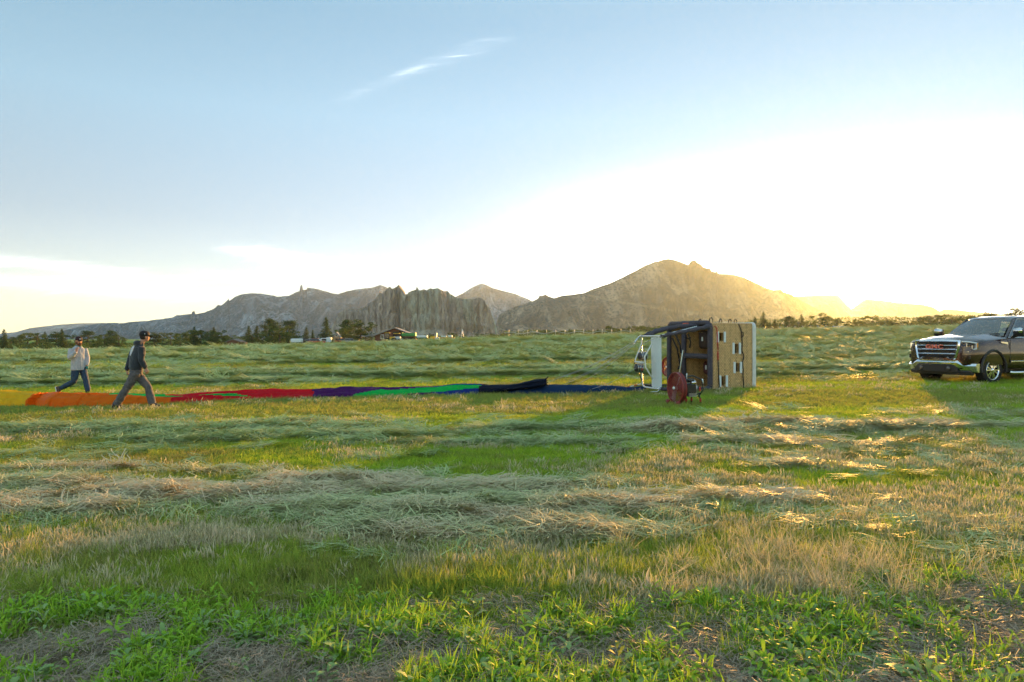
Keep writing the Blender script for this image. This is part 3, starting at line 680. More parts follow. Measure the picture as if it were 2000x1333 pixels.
_EX = np.array([-700, -300, 0, 85, 230, 380, 480, 640, 850, 975, 1060, 1150, 1262]); _EB = np.array([798, 796, 794, 797, 794, 787, 781, 778, 773, 769.5, 770.5, 769.5, 764])
def footprint(x, y):
    """where the balloon cloth and the basket cover the ground, nothing stands up"""
    u = upx(x, y); z = t_base(x, y); Yf = (EYE-z)*F/(np.interp(u, _EX, _EB)-HOR)
    cloth = (u < 1255) & (y > Yf-.12) & (y < Yf+1.0)
    dx, dy = x-5.49, y-19.0; a = dx*.94+dy*.342; b = -dx*.342+dy*.94
    return cloth | ((a > .0) & (a < 1.5) & (b > .0) & (b < 2.0)) | ((a > -1.6) & (a <= 0) & (b > .1) & (b < 1.3) & (y*0 > 1))
def build_cover():
    for k, (n, y0, y1) in enumerate(((15000, 2.5, 6.2), (36000, 6.0, 13), (46000, 12.5, 30), (52000, 29, 66), (46000, 64, 150))):
        x, y, rg = spread(n, y0, y1, 300+k)
        ht = hay_tan(x, y); hg = hay_green(x, y); dr = dirt(x, y)*(y < 12); dn = dryness(x, y)
        r = rg.random(n)
        far = sst(110, 124, y)
        yel = sst(.45, .62, fbm(x/5, y/2.2, 3, 201))*.6*(1-.4*sst(12, 5, y))+.15*sst(16, 30, y)+.45*rg.random(n)**2+.35*sst(.5, .68, fbm(x/.7, y/.5, 3, 203))+.4*far
        hayp = np.clip(np.maximum(np.maximum(ht, hg)*1.5, .05*sst(.42, .62, fbm(x/1.5, y/.6, 3, 205))*(y > 4.6)*(1-(y > 14)*(y < 21.5))), 0, 1)
        isdirt = rg.random(n) < np.clip(dr*1.5, 0, .96)
        ishay = (~isdirt) & (rg.random(n) < hayp*.93)
        isdry = (~isdirt) & (~ishay) & (rg.random(n) < dn*.9)
        isg = (~isdirt) & (~ishay) & (~isdry)
        tallm = isg & ((rg.random(n) < .55*np.exp(-((upx(x, y)-900)/330)**2-((ppy(y)-1125)/40)**2)+.6*np.exp(-((upx(x, y)-60)/120)**2-((ppy(y)-1130)/60)**2)+.02*(y < 10)+.25*far) )
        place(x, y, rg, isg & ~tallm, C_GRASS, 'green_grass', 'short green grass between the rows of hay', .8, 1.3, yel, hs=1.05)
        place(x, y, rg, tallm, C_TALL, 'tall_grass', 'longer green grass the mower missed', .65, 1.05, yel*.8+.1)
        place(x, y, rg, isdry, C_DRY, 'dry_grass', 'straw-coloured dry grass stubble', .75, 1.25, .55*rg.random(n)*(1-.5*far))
        orient = 3.0*(fbm(x/2.0, y/1.5, 3, 211)-.5)
        tt = np.clip(ht*2.6, 0, 1)*(.35+.55*sst(.35, .6, fbm(x/1.4, y/.7, 3, 213)))+.28*rg.random(n)+.15*sst(1150, 1600, upx(x, y))
        place(x, y, rg, ishay, C_HAY, 'cut_hay', 'loose cut hay lying in raked rows', .75, 1.2, tt, lie=True, zoff=.01, orient=orient)
    # bright weeds and dead litter on the bare soil at our feet
    x, y, rg = spread(9000, 2.5, 4.3, 400)
    dr = dirt(x, y); clump = fbm(x/.33, y/.33, 3, 221)
    wz = sst(.42, .58, clump)*np.clip(dr*1.6, 0, 1)*(1-.92*np.exp(-((upx(x, y)-1960)/170)**2-((ppy(y)-1260)/80)**2))*(1-.5*sst(1400, 1550, upx(x, y)))
    place(x, y, rg, (rg.random(len(x)) < wz*.75), C_BROAD, 'broad_leaved_grass', 'bright green broad-bladed grass growing on bare soil', .6, 1.25, .25*rg.random(len(x)))
    place(x, y, rg, (rg.random(len(x)) < wz*.3+.02*dr), C_LEAF, 'leafy_ground_cover', 'low leafy weeds growing on bare soil', .6, 1.3, .12*rg.random(len(x)))
    place(x, y, rg, (rg.random(len(x)) < wz*.35+.03), C_GRASS, 'green_grass', 'short green grass growing on bare soil', .5, .9, .2*rg.random(len(x)))
    place(x, y, rg, (rg.random(len(x)) < .55*np.clip(dr*1.3, 0, 1)), C_LIT, 'dead_litter', 'dead stalks scattered over bare soil', .5, 1.0, rg.random(len(x)), lie=True)
    place(x, y, rg, (rg.random(len(x)) < .3*np.clip(dr*1.6-.5, 0, 1)), C_CLOD, 'soil_clods', 'crumbs of dry soil and small stones', .2, .7, rg.random(len(x)), tilt=1.0)
    # wind-combed straw on the right, broad leaning clump
    x, y, rg = spread(6000, 3.9, 5.6, 410)
    m = 1.1*np.exp(-((upx(x, y)-1560)/190)**2-((ppy(y)-1125)/42)**2)+.15*sst(1100, 1300, upx(x, y))
    keep = rg.random(len(x)) < m*.22
    place(x, y, rg, keep, C_LONG, 'long_straw', 'long pale straw combed over by the wind', .6, .95, .35*rg.random(len(x)), tilt=.35)
    x, y, rg = spread(5000, 5, 12, 420)
    keep = rg.random(len(x)) < .03*sst(1000, 1400, upx(x, y))+.02
    place(x, y, rg, keep, C_LONG, 'long_straw', 'scattered taller straw in the dry grass', .35, .6, .3*rg.random(len(x)), tilt=.25)
build_cover()

def weed_plant(name, me, p, s, rz, label):
    o = link(name, me); o.location = p; o.scale = (s, s, s); o.rotation_euler = (0, 0, rz); tag(o, label, 'weed'); return o
def yel_mat(): return plant_mat('yellowing_leaf', (.25, .30, .03), (.46, .44, .05), (.4, .42, .06), .5, .4)
_p = gp(235, 1168); weed_plant('lobed_weed', leafy('lobed_weed', 5, .09, .15, .06, .4, 1.0, yel_mat(), 501, 4, .03, .5), _p, 1.0, .3, 'yellowing weed with ragged lobed leaves at the front left')
_p = gp(1720, 1312); weed_plant('thistle', leafy('thistle', 13, .12, .2, .07, .15, .7, M_GREY, 502, 6, .04, .6), _p, .95, 1.2, 'grey-green thistle rosette beside bare dirt at the front right')
_p = gp(1205, 1320); weed_plant('mustard_weed', leafy('mustard_weed', 14, .05, .09, .022, .3, 1.1, plant_mat('pale_weed_leaf', (.16, .22, .03), (.34, .40, .06), (.3, .34, .1), .5, .4), 503, 2, .16, .2), _p, .9, 0, 'pale yellow-green upright weed near the bottom edge')
_p = gp(85, 1262); weed_plant('flowering_weed', leafy('flowering_weed', 16, .05, .09, .02, .3, 1.1, M_GREY, 504, 2, .20, .3), _p, 1.0, 0, 'tall feathery weed at the bottom left corner')
# ------------------------------------------------------------------ trees at the field edge
def leaf_mat(name, dark, light, trans=.3):
    m = bpy.data.materials.new(name); m.use_nodes = True; nt = m.node_tree; b = nt.nodes['Principled BSDF']; out = nt.nodes['Material Output']
    a = nt.nodes.new('ShaderNodeAttribute'); a.attribute_name = 'rnd'
    oi = nt.nodes.new('ShaderNodeObjectInfo')
    c = mixc(nt, a.outputs['Fac'], dark, light); c = mixc(nt, mathn(nt, 'MULTIPLY', oi.outputs['Random'], .35), c, (.10, .10, .035))
    nt.links.new(c, b.inputs['Base Color']); b.inputs['Roughness'].default_value = .8; b.inputs['Specular IOR Level'].default_value = .2
    tr = nt.nodes.new('ShaderNodeBsdfTranslucent'); nt.links.new(c, tr.inputs[0]); mx = nt.nodes.new('ShaderNodeMixShader'); mx.inputs[0].default_value = trans
    nt.links.new(b.outputs[0], mx.inputs[1]); nt.links.new(tr.outputs[0], mx.inputs[2]); nt.links.new(mx.outputs[0], out.inputs['Surface']); return m
M_NEEDLE = leaf_mat('needles', (.03, .06, .025), (.11, .18, .06)); M_BROAD = leaf_mat('broad_leaves', (.05, .085, .025), (.17, .24, .06)); M_BARK = mat('bark', (.12, .085, .06), .9, nz=.4, nscale=3)
def crown_mesh(kind, seed, n=1500):
    """unit-height crown (base 0, top 1) made of leaf-sized faces held on limbs, with gaps between them"""
    rg = np.random.default_rng(seed); C = []; sz = []
    if kind == 'conifer':
        nl = 26
        for i in range(nl):
            t = (i/nl)**.92; R0 = .24*(1-t)**.8*(.75+.5*rg.random())+.012
            k = rg.integers(8, 12)
            for j in range(k):
                a = rg.uniform(0, 6.283); Lr = R0*rg.uniform(.6, 1.2); m = int(14*(1-t)+5)
                q = rg.random(m)**.7; dz = -.10*q*Lr/.2+.02*rg.standard_normal(m)*.6
                C.append(np.stack([np.cos(a)*Lr*q, np.sin(a)*Lr*q, .10+.88*t+dz*.6], 1)+rg.normal(0, .012, (m, 3))); sz.append(np.full(m, .030*(1-.55*t)))
        C.append(np.stack([rg.normal(0, .006, 40), rg.normal(0, .006, 40), rg.uniform(.85, 1.0, 40)], 1)); sz.append(np.full(40, .014))
    elif kind == 'pine':
        for i in range(30):
            t = rg.uniform(.22, .98); a = rg.uniform(0, 6.283); Lr = (.23*(1-t)**.55+.03)*rg.uniform(.5, 1.15)
            c0 = np.array([np.cos(a)*Lr, np.sin(a)*Lr, t]); m = 90
            C.append(c0+rg.normal(0, 1, (m, 3))*np.array([.05, .05, .028])); sz.append(np.full(m, .024))
    else:
        for i in range(24):
            a = rg.uniform(0, 6.283); z = rg.uniform(.08, .92); Lr = .36*math.sqrt(max(0, 1-((z-.5)/.5)**2))*rg.uniform(.25, 1.05)
            c0 = np.array([np.cos(a)*Lr, np.sin(a)*Lr, z]); m = 110; rr = rg.uniform(.05, .10)
            v = rg.normal(0, 1, (m, 3)); v /= np.linalg.norm(v, axis=1)[:, None]; C.append(c0+v*rr*rg.uniform(.5, 1.1, (m, 1))); sz.append(np.full(m, .024))
    C = np.concatenate(C); sz = np.concatenate(sz)*rg.uniform(.7, 1.4, len(C)); n = len(C)
    A = rg.normal(0, 1, (n, 3)); A /= np.linalg.norm(A, axis=1)[:, None]; B = np.cross(A, rg.normal(0, 1, (n, 3))); B /= np.linalg.norm(B, axis=1)[:, None]
    s = sz[:, None]*.75
    V = np.stack([C-A*s, C-B*s*.6, C+A*s, C+B*s*.6], 1).reshape(-1, 3)
    me = mesh_np('crown', V, np.arange(4*n).reshape(-1, 4), smooth=False); attr(me, 'rnd', np.repeat(rg.random(n), 4).astype(np.float32))
    me.materials.append(M_NEEDLE if kind != 'round' else M_BROAD); return me
def trunk_mesh(kind):
    mb = MB(); mb.tube([(0, 0, -.03), (.004, 0, .3), (0, .004, .65), (0, 0, .93)], [.020, .015, .009, .003], 6)
    rg = random.Random(len(kind))
    for i in range(9):
        z = .2+.08*i; a = 2.4*i; L = .16*(1-z)+.05; mb.tube([(0, 0, z), (L*math.cos(a), L*math.sin(a), z+(.03 if kind == 'conifer' else .10))], [.006, .002], 4)
    me = mb.mesh('trunk'); me.materials.append(M_BARK); return me
CROWNS = {k: [crown_mesh(k, 700+i*7+len(k)) for i in range(4)] for k in ('conifer', 'pine', 'round')}
TRUNKS = {k: trunk_mesh(k) for k in CROWNS}
ORD = ['first', 'second', 'third', 'fourth', 'fifth', 'sixth', 'seventh', 'eighth', 'ninth', 'tenth', 'eleventh', 'twelfth', 'thirteenth', 'fourteenth', 'fifteenth', 'sixteenth', 'seventeenth', 'eighteenth', 'nineteenth', 'twentieth']
ORD += ['twenty-'+w for w in ORD[:9]]+['thirtieth']+['thirty-'+w for w in ORD[:9]]
def tree(kind, px, top, base, Y, wide, label, group, k):
    """px centre, top and base rows of the tree in the photograph, at distance Y"""
    zb = px_z(base, Y)-.4; h = (px_z(top, Y)-zb)*(1.1 if Y < 240 and px < 720 else 1.0)
    names = {'conifer': 'fir_tree', 'pine': 'pine_tree', 'round': 'leafy_tree'}
    r = empty(names[kind], (px_x(px, Y), Y, zb), random.uniform(0, 6.28)); wide *= 1.75 if kind != 'conifer' else 1.5; r.scale = (h*wide, h*wide, h)
    link('crown', CROWNS[kind][k % 4], None, r); link('trunk', TRUNKS[kind], None, r)
    tag(r, label, 'tree', group); return r
WORD = {'conifer': 'dark pointed conifer', 'pine': 'shaggy pine', 'round': 'bushy broad-leaved tree'}
def clump(rows, Y, where, group, base=None):
    """rows: (px, top, width factor, kind) from left to right"""
    rows = sorted(rows); cnt = {}
    tot = {}
    for r in rows: tot[r[3]] = tot.get(r[3], 0)+1
    for i, (px, top, wd, kd) in enumerate(rows):
        b = base if base is not None else np.interp(px, [0, 400, 640, 1000, 1240, 1480, 1900], [678, 676, 668, 662, 661, 652, 643])
        cnt[kd] = cnt.get(kd, 0)+1
        nth = '' if tot[kd] == 1 else ORD[cnt[kd]-1]+' '
        size = 'tall ' if b-top > 38 else ('small ' if b-top < 18 else '')
        pos = ' from the left' if nth else ''
        if cnt[kd] == tot[kd] and tot[kd] > 1: nth, pos = 'rightmost ', ''
        lab = (nth+size+WORD[kd]+pos+' '+where)
        tree(kd, px, top, b+3, Y+random.uniform(-22, 22), wd, lab, group, i+len(where))
clump([(362, 651, 1.3, 'round'), (374, 646, 1.2, 'round'), (380, 641, .9, 'conifer'), (393, 648, 1.3, 'round'), (406, 645, 1.1, 'round'), (418, 642, 1.0, 'conifer'), (426, 646, 1.0, 'round'), (352, 664, 1.2, 'round')],
      215, 'in the grove right of the dark hoodie', 'trees of the grove on the left')
clump([(440, 656, 1.2, 'pine'), (452, 653, 1.3, 'round'), (469, 657, 1.3, 'round')], 250, 'behind the small brown shed', 'trees behind the small shed')
clump([(486, 640, .95, 'conifer'), (502, 639, .9, 'conifer'), (514, 655, 1.1, 'round'), (527, 628, .8, 'pine'), (536, 631, .9, 'pine'), (546, 638, 1.2, 'round'), (565, 631, 1.05, 'pine'), (573, 645, 1.1, 'round'), (493, 652, 1.1, 'round'), (555, 650, 1.2, 'round')],
      215, 'in the row between the two brown buildings', 'trees in the row left of the farm yard')
clump([(598, 642, .9, 'conifer'), (611, 647, .8, 'conifer'), (637, 624, .95, 'conifer'), (680, 630, 1.0, 'pine'), (690, 640, 1.3, 'round'), (705, 625, 1.1, 'round'), (668, 645, 1.1, 'round')], 205, 'beside the gabled cottage', 'trees around the cottage')
clump([(x, 657-8*fr, wd, kd) for x, fr, wd, kd in [(8, 1.4, .9, 'conifer'), (22, .2, 1.2, 'round'), (38, .5, 1.2, 'round'), (55, 1.1, 1.2, 'round'), (73, .9, 1.3, 'round'), (88, 1.2, .9, 'conifer'), (110, 1.4, 1.0, 'pine'), (121, 1.5, .9, 'conifer'), (131, .4, 1.2, 'round'),
       (172, 1.3, 1.1, 'pine'), (190, .0, 1.2, 'round'), (204, .3, 1.3, 'round'), (219, .9, 1.0, 'pine'), (232, .2, 1.2, 'round'), (301, .8, 1.2, 'pine'), (318, .2, 1.3, 'round'), (334, .6, 1.3, 'round')]], 250, 'in the far tree line at the left edge', 'trees of the far left tree line')
clump([(x, t, wd, kd) for x, t, wd, kd in [(838, 650, 1.0, 'round'), (846, 652, .8, 'conifer'), (884, 650, 1.2, 'round'), (893, 649, 1.2, 'round'), (985, 655, 1.6, 'round'), (1003, 654, 1.6, 'round'), (1022, 652, 1.5, 'round'), (1040, 651, 1.5, 'round'), (1052, 648, 1.4, 'pine'), (1065, 644, 1.3, 'pine'), (1082, 649, 1.5, 'round'), (1096, 646, 1.2, 'pine'),
       (1112, 642, 1.1, 'conifer'), (1124, 644, 1.3, 'round'), (1136, 648, 1.4, 'round'), (1150, 645, 1.4, 'round'), (1168, 641, 1.1, 'conifer'), (1180, 643, 1.3, 'round'), (1194, 636, 1.2, 'round'), (1206, 638, 1.3, 'round'), (1217, 640, 1.2, 'pine'), (1229, 637, 1.0, 'conifer'), (1240, 636, 1.3, 'round'),
       (1252, 634, 1.2, 'round'), (1265, 637, 1.3, 'round'), (1278, 636, 1.2, 'round'), (1295, 636, 1.3, 'round'), (1312, 634, 1.3, 'round'), (1330, 628, 1.3, 'round'), (1352, 630, 1.1, 'pine'), (1372, 636, 1.4, 'round')]], 260, 'in the tree line below the big mountain', 'trees below the big mountain')
clump([(1474, 618, .9, 'conifer'), (1491, 608, .85, 'conifer'), (1505, 628, 1.2, 'round'), (1513, 622, .9, 'conifer'), (1525, 628, 1.2, 'round'), (1537, 619, 1.0, 'conifer'), (1541, 618, 1.0, 'pine'), (1552, 626, 1.2, 'round'), (1565, 613, .8, 'conifer'), (1578, 630, 1.2, 'round'), (1590, 625, 1.3, 'round'), (1603, 609, 1.1, 'round'),
       (1617, 628, 1.4, 'round'), (1634, 622, 1.3, 'round'), (1652, 626, 1.4, 'round'), (1670, 622, 1.4, 'round'), (1688, 624, 1.4, 'round'), (1704, 616, 1.2, 'round'), (1720, 622, 1.4, 'round'), (1732, 620, 1.3, 'round'), (1752, 626, 1.5, 'round'), (1772, 628, 1.5, 'round'), (1790, 622, 1.3, 'round'), (1804, 615, 1.2, 'pine'),
       (1817, 618, 1.3, 'round'), (1830, 614, 1.3, 'round'), (1843, 620, 1.3, 'round'), (1858, 617, 1.3, 'round'), (1873, 620, 1.4, 'round'), (1890, 617, 1.4, 'round'), (1910, 614, 1.4, 'round'), (1931, 606, 1.0, 'pine'), (1950, 614, 1.4, 'round'), (1984, 603, 1.1, 'pine')], 235, 'in the row between basket and pickup', 'trees right of the basket')
clump([(x, 654+4*math.sin(x*1.7), 2.2, 'round') for x in (921, 938, 955, 971)], 300, 'low under the end of the cliffs', 'low trees under the cliffs')

def thicket():
    rg = np.random.default_rng(77); Vs = []; Rn = []
    for px in np.arange(-260, 2300, 3.2):
        Y = rg.uniform(235, 285); b = np.interp(px, [-260, 0, 400, 640, 1000, 1240, 1480, 1900, 2300], [679, 678, 676, 668, 662, 661, 652, 643, 640]); hp = 4+5.5*float(fbm(np.array([px/22]), np.array([0.]), 3, 88)[0])+(9 if 980 < px < 1380 else (21 if 1460 < px < 1930 else 0))
        h = hp*Y/F+1.2; w = rg.uniform(.9, 1.6)*1.4; x0 = px_x(px, Y); z0 = px_z(b, Y)-1.2; m = 60
        C = np.stack([x0+rg.normal(0, w*.5, m), Y+rg.normal(0, 1.0, m), z0+h*rg.random(m)**.8], 1)
        A = rg.normal(0, 1, (m, 3)); A /= np.linalg.norm(A, axis=1)[:, None]; B = np.cross(A, rg.normal(0, 1, (m, 3))); B /= np.linalg.norm(B, axis=1)[:, None]; sz = rg.uniform(.18, .34, (m, 1))
        Vs.append(np.stack([C-A*sz, C-B*sz*.6, C+A*sz, C+B*sz*.6], 1).reshape(-1, 3)); Rn.append(np.repeat(rg.random(m), 4))
    V = np.concatenate(Vs); me = mesh_np('thicket', V, np.arange(len(V)).reshape(-1, 4), False); attr(me, 'rnd', np.concatenate(Rn).astype(np.float32))
    tag(link('scrub_thicket', me, M_BROAD), 'low scrub growing along the far edge of the field', kind='stuff')
thicket()
# ------------------------------------------------------------------ farm buildings and things in the yard
M_BARN = mat('barn_boards', (.20, .075, .055), .85, nz=.3, nscale=1.5); M_ROOF = mat('grey_roof', (.30, .27, .26), .6, nz=.2, nscale=2); M_DARKROOF = mat('dark_roof', (.16, .13, .12), .7, nz=.3, nscale=2)
M_WHITE = mat('white_paint', (.78, .80, .82), .45, nz=.05, nscale=8); M_GLASSD = mat('dark_glass', (.03, .04, .05), .1); M_TAN = mat('tan_boards', (.50, .30, .16), .8, nz=.2, nscale=2)
M_BLACK = mat('black_rubber', (.02, .02, .02), .8); M_GREENP = mat('green_paint', (.03, .30, .07), .4); M_YEL = mat('yellow_paint', (.75, .45, .03), .45); M_REDP = mat('red_paint', (.5, .05, .03), .45); M_BLUEROOF = mat('pale_blue_roof', (.17, .21, .24), .6)
M_STEEL = mat('galvanised_steel', (.55, .56, .57), .4, metal=.8); M_WOODP = mat('weathered_pole', (.25, .19, .13), .9)
def gable(name, px0, px1, eave, ridge, base, Y, depth, mw, mr, label, cat, wins=(), door=None, skew=0.0, over=.5, boards=0):
    x0, x1 = px_x(px0, Y), px_x(px1, Y); ze, zr, zb = px_z(eave, Y), px_z(ridge, Y), px_z(base, Y)-1
    w = x1-x0; r = empty(name, ((x0+x1)/2, Y, zb), skew); he, hr = ze-zb, zr-zb
    mb = MB(); mb.prism([(-w/2, 0, 0), (w/2, 0, 0), (w/2, 0, he), (0, 0, hr), (-w/2, 0, he)], (0, depth, 0)); mb.build('wall', mw, r)
    for s in (-1, 1):
        t = .25; ex = over; dx, dz = w/2+ex, (hr-he)*(w/2+ex)/(w/2)
        mb = MB(); mb.prism([(0, -ex, hr+.02), (s*dx, -ex, hr-dz+.02), (s*dx, -ex, hr-dz+.02+t), (0, -ex, hr+.02+t)], (0, depth+2*ex, 0)); mb.build('roof', mr, r)
    for (a, b, c, d) in wins:
        mb = MB(); mb.box((a, -.06, (b+d)/2), (c, .12, d-b)); f = mb.build('window', M_WHITE, r)
        mb = MB(); mb.box((a, -.10, (b+d)/2), (c*.8, .06, (d-b)*.8)); mb.build('pane', M_GLASSD, f)
    if door:
        mb = MB(); mb.box((door[0], -.05, door[2]/2), (door[1], .1, door[2])); mb.build('door', mat('barn_opening', (.05, .03, .025), .9), r)
    if boards:
        n = boards
        for i in range(n):
            bx = -w/2+(i+.5)*w/n; hh = he+(hr-he)*(1-abs(bx)/(w/2))-.15
            mb = MB(); mb.box((bx, -.03, hh/2), (.18, .06, hh)); mb.build('board', mw, r)
    tag(r, label, cat); return r
# the big riding barn: long low gable, shed roof to the left
b = gable('barn', 733, 808, 656, 641.5, 667, 182, 22, M_BARN, M_ROOF, 'big red-brown barn with a low grey gable roof', 'barn', door=(1.2, 3.4, 3.6), wins=[(-3.2, 1.6, .9, 2.8)], skew=.10, over=1.0, boards=14)
mb = MB(); mb.prism([(-5.0, 1, 2.9), (-7.9, 1, 2.2), (-7.9, 1, 2.45), (-5.0, 1, 3.2)], (0, 20, 0)); mb.build('lean_to_roof', M_ROOF, b)
for i in range(4):
    mb = MB(); mb.box((-7.7, 2+5*i, 1.1), (.25, .25, 2.2)); mb.build('post', M_BARN, b)
gable('cottage', 651, 663, 659, 650.5, 668, 188, 3.5, M_TAN, M_BLUEROOF, 'small gabled wooden cottage with a pale roof', 'cottage', wins=[(0, 2.4, .6, 3.2)], door=(.1, .6, 1.9), skew=.12, over=.2)
gable('house', 669, 699, 660, 655, 668, 205, 9, mat('dark_brown_wall', (.16, .08, .05), .8), M_BLUEROOF, 'low brown house half hidden by the trees left of the barn', 'house', wins=[(-1.2, 1.5, .6, 2.3), (1.0, 1.5, .6, 2.3)], skew=.1)
gable('shed', 444, 466, 668, 664, 677, 190, 6, mat('brown_shed_wall', (.22, .09, .06), .8), M_DARKROOF, 'small dark brown shed with a blue-white front', 'shed', door=(.6, 1.2, 1.5), skew=.15)
gable('outbuilding', 462, 473, 671, 668, 676, 196, 4, M_BARN, M_DARKROOF, 'tiny red outbuilding at the right of the brown shed', 'shed', skew=.1)
def wheels(r, pts, rad, wid=.25):
    for (x, y) in pts:
        mb = MB(); mb.tube([(x, y-wid/2, rad), (x, y+wid/2, rad)], rad, 12); mb.build('wheel', M_BLACK, r)
def yard(name, px, base, Y, parts, wh, label, cat, rz=0.0):
    r = empty(name, (px_x(px, Y), Y, px_z(base, Y)-.3), rz)
    for (nm, c, d, m) in parts:
        mb = MB(); mb.box(c, d, bev=.08); mb.build(nm, m, r)
    if wh: wheels(r, wh[0], wh[1])
    tag(r, label, cat); return r
yard('horse_trailer', 580, 672, 176, [('body', (0, 0, 1.15), (2.7, 1.9, .9), M_WHITE), ('drawbar', (1.6, 0, .55), (.9, .12, .12), M_STEEL), ('roof', (0, 0, 1.66), (2.3, 1.7, .12), M_STEEL)], ([(-.4, -.9), (.4, -.9), (-.4, .9), (.4, .9)], .38), 'white box trailer left of the parked cars', 'trailer')
def small_car(px, base, Y, m, label, rz=0.0, s=1.0):
    r = empty('parked_car', (px_x(px, Y), Y, px_z(base, Y)-.35), rz); r.scale = (s, s, s)
    MB().loft([[(-2.1, -.8, .35), (-2.1, .8, .35), (-2.1, .8, .9), (-2.1, -.8, .9)], [(2.1, -.8, .35), (2.1, .8, .35), (2.1, .8, .85), (2.1, -.8, .85)]], smooth=False).build('body', m, r)
    MB().prism([(-1.6, -.7, .9), (1.1, -.7, .88), (.5, -.65, 1.42), (-1.2, -.65, 1.42)], (0, 1.4, 0)).build('cabin', M_GLASSD, r)
    MB().box((-.35, 0, 1.45), (1.6, 1.25, .06)).build('roof', m, r)
    wheels(r, [(-1.35, -.75), (1.35, -.75), (-1.35, .75), (1.35, .75)], .33); tag(r, label, 'car', 'cars parked in the farm yard'); return r
small_car(599, 670, 178, M_BLACK, 'black car parked right of the white trailer', .1); small_car(609, 670, 181, M_WHITE, 'white car parked between a black and a red one', -.1); small_car(619, 670, 178, M_REDP, 'dark red car parked left of the fir by the cottage', .1)
yard('camper_van', 636, 671, 184, [('body', (0, 0, 1.1), (2.2, 1.9, 1.2), M_WHITE), ('window', (0, -.97, 1.3), (1.6, .04, .5), M_GLASSD)], ([(-.9, -.9), (.9, -.9), (-.9, .9), (.9, .9)], .36), 'white camper under the fir left of the cottage', 'van')
yard('storage_tank', 643, 668.5, 182, [('body', (0, 0, .9), (1.2, 1.4, 1.3), M_WHITE), ('lid', (0, 0, 1.6), (.5, .5, .15), M_STEEL)], None, 'small white tank left of the cottage', 'tank')
small_car(672, 669, 184, M_REDP, 'red car parked right of the cottage'); small_car(684, 669.5, 181, mat('silver_car_paint', (.45, .45, .47), .35), 'silver car parked in front of the brown house')
yard('tractor', 760, 667, 172, [('bonnet', (.8, 0, 1.1), (1.3, .8, .7), M_YEL), ('cab', (-.4, 0, 1.7), (1.1, 1.2, 1.3), M_GLASSD), ('cab_roof', (-.4, 0, 2.42), (1.3, 1.4, .12), M_YEL)], ([(-.6, -.8), (-.6, .8), (1.2, -.7), (1.2, .7)], .6), 'yellow tractor with a dark cab before the barn', 'tractor')
yard('loader', 775, 667, 174, [('body', (0, 0, 1.1), (1.9, 1.2, .8), M_WHITE), ('canopy', (0, 0, 2.3), (1.6, 1.2, .15), M_YEL), ('post', (-.6, .4, 1.9), (.1, .1, .8), M_BLACK), ('post', (.6, -.4, 1.9), (.1, .1, .8), M_BLACK), ('bucket', (1.4, 0, .6), (.6, 1.3, .6), M_STEEL)], ([(-.7, -.7), (-.7, .7), (.7, -.7), (.7, .7)], .45), 'small white loader with a yellow canopy before the barn', 'loader')
g = yard('hay_wagon', 799, 666, 170, [('box_side', (0, -.95, 1.9), (3.4, .12, .7), M_GREENP), ('box_side', (0, .95, 1.9), (3.4, .12, .7), M_GREENP), ('box_floor', (0, 0, 1.5), (3.3, 1.8, .15), M_GREENP), ('end_board', (-1.64, 0, 1.95), (.12, 1.8, .8), M_GREENP), ('end_board', (1.64, 0, 1.95), (.12, 1.8, .8), M_GREENP), ('chassis', (0, 0, 1.0), (3.0, .8, .3), M_BLACK)],
         ([(-1.2, -.9), (-1.2, .9), (1.2, -.9), (1.2, .9)], .45), 'bright green high-sided wagon at the right end of the barn', 'wagon')
for q in range(9): mb = MB(); mb.box((-1.5+.375*q, -1.04, 1.9), (.07, .06, .75)); mb.build('stake', M_GREENP, g)
yard('flat_trailer', 823, 666, 180, [('deck', (0, 0, 1.0), (3.6, 1.8, .25), mat('dark_green_deck', (.04, .16, .08), .6)), ('cargo', (.2, 0, 1.45), (2.8, 1.5, .6), M_WHITE), ('drawbar', (-2.2, 0, .8), (1.0, .12, .12), M_BLACK)], ([(-.8, -.85), (.2, -.85), (-.8, .85), (.2, .85)], .38), 'long low trailer with a white load right of the green wagon', 'trailer')
yard('forklift', 846, 666, 180, [('body', (0, 0, 1.0), (1.5, 1.1, .9), M_YEL), ('mast', (.9, 0, 1.4), (.15, .9, 2.0), M_STEEL), ('guard', (-.1, 0, 1.95), (1.1, 1.0, .1), M_BLACK)], ([(-.5, -.5), (-.5, .5), (.5, -.5), (.5, .5)], .32), 'little yellow forklift right of the long low trailer', 'forklift')
yard('utility_cart', 854, 666, 178, [('body', (0, 0, .9), (1.1, 1.0, .7), M_WHITE), ('roof', (0, 0, 1.75), (1.2, 1.1, .08), M_STEEL), ('post', (.45, -.4, 1.45), (.06, .06, .6), M_STEEL), ('post', (-.45, -.4, 1.45), (.06, .06, .6), M_STEEL)], ([(-.35, -.45), (.35, -.45)], .28), 'small white cart beside the yellow forklift', 'cart')
yard('pickup_with_load', 874, 665.5, 176, [('body', (0, 0, .85), (3.6, 1.6, .6), mat('orange_paint', (.62, .13, .03), .4)), ('cab', (.7, 0, 1.4), (1.1, 1.4, .6), M_WHITE), ('load', (-.9, 0, 1.35), (1.4, 1.3, .4), M_WHITE)], ([(-1.1, -.75), (1.1, -.75), (-1.1, .75), (1.1, .75)], .36), 'orange and white pickup standing alone right of the yard', 'pickup')
p_ = yard('sprinkler_stand', 903, 665, 178, [('base', (.3, 0, .5), (1.6, .9, .5), M_WHITE), ('tank', (.6, 0, .95), (.6, .6, .5), M_BLUEROOF)], None, 'pale pump on a stand under the right end of the cliffs', 'pump')
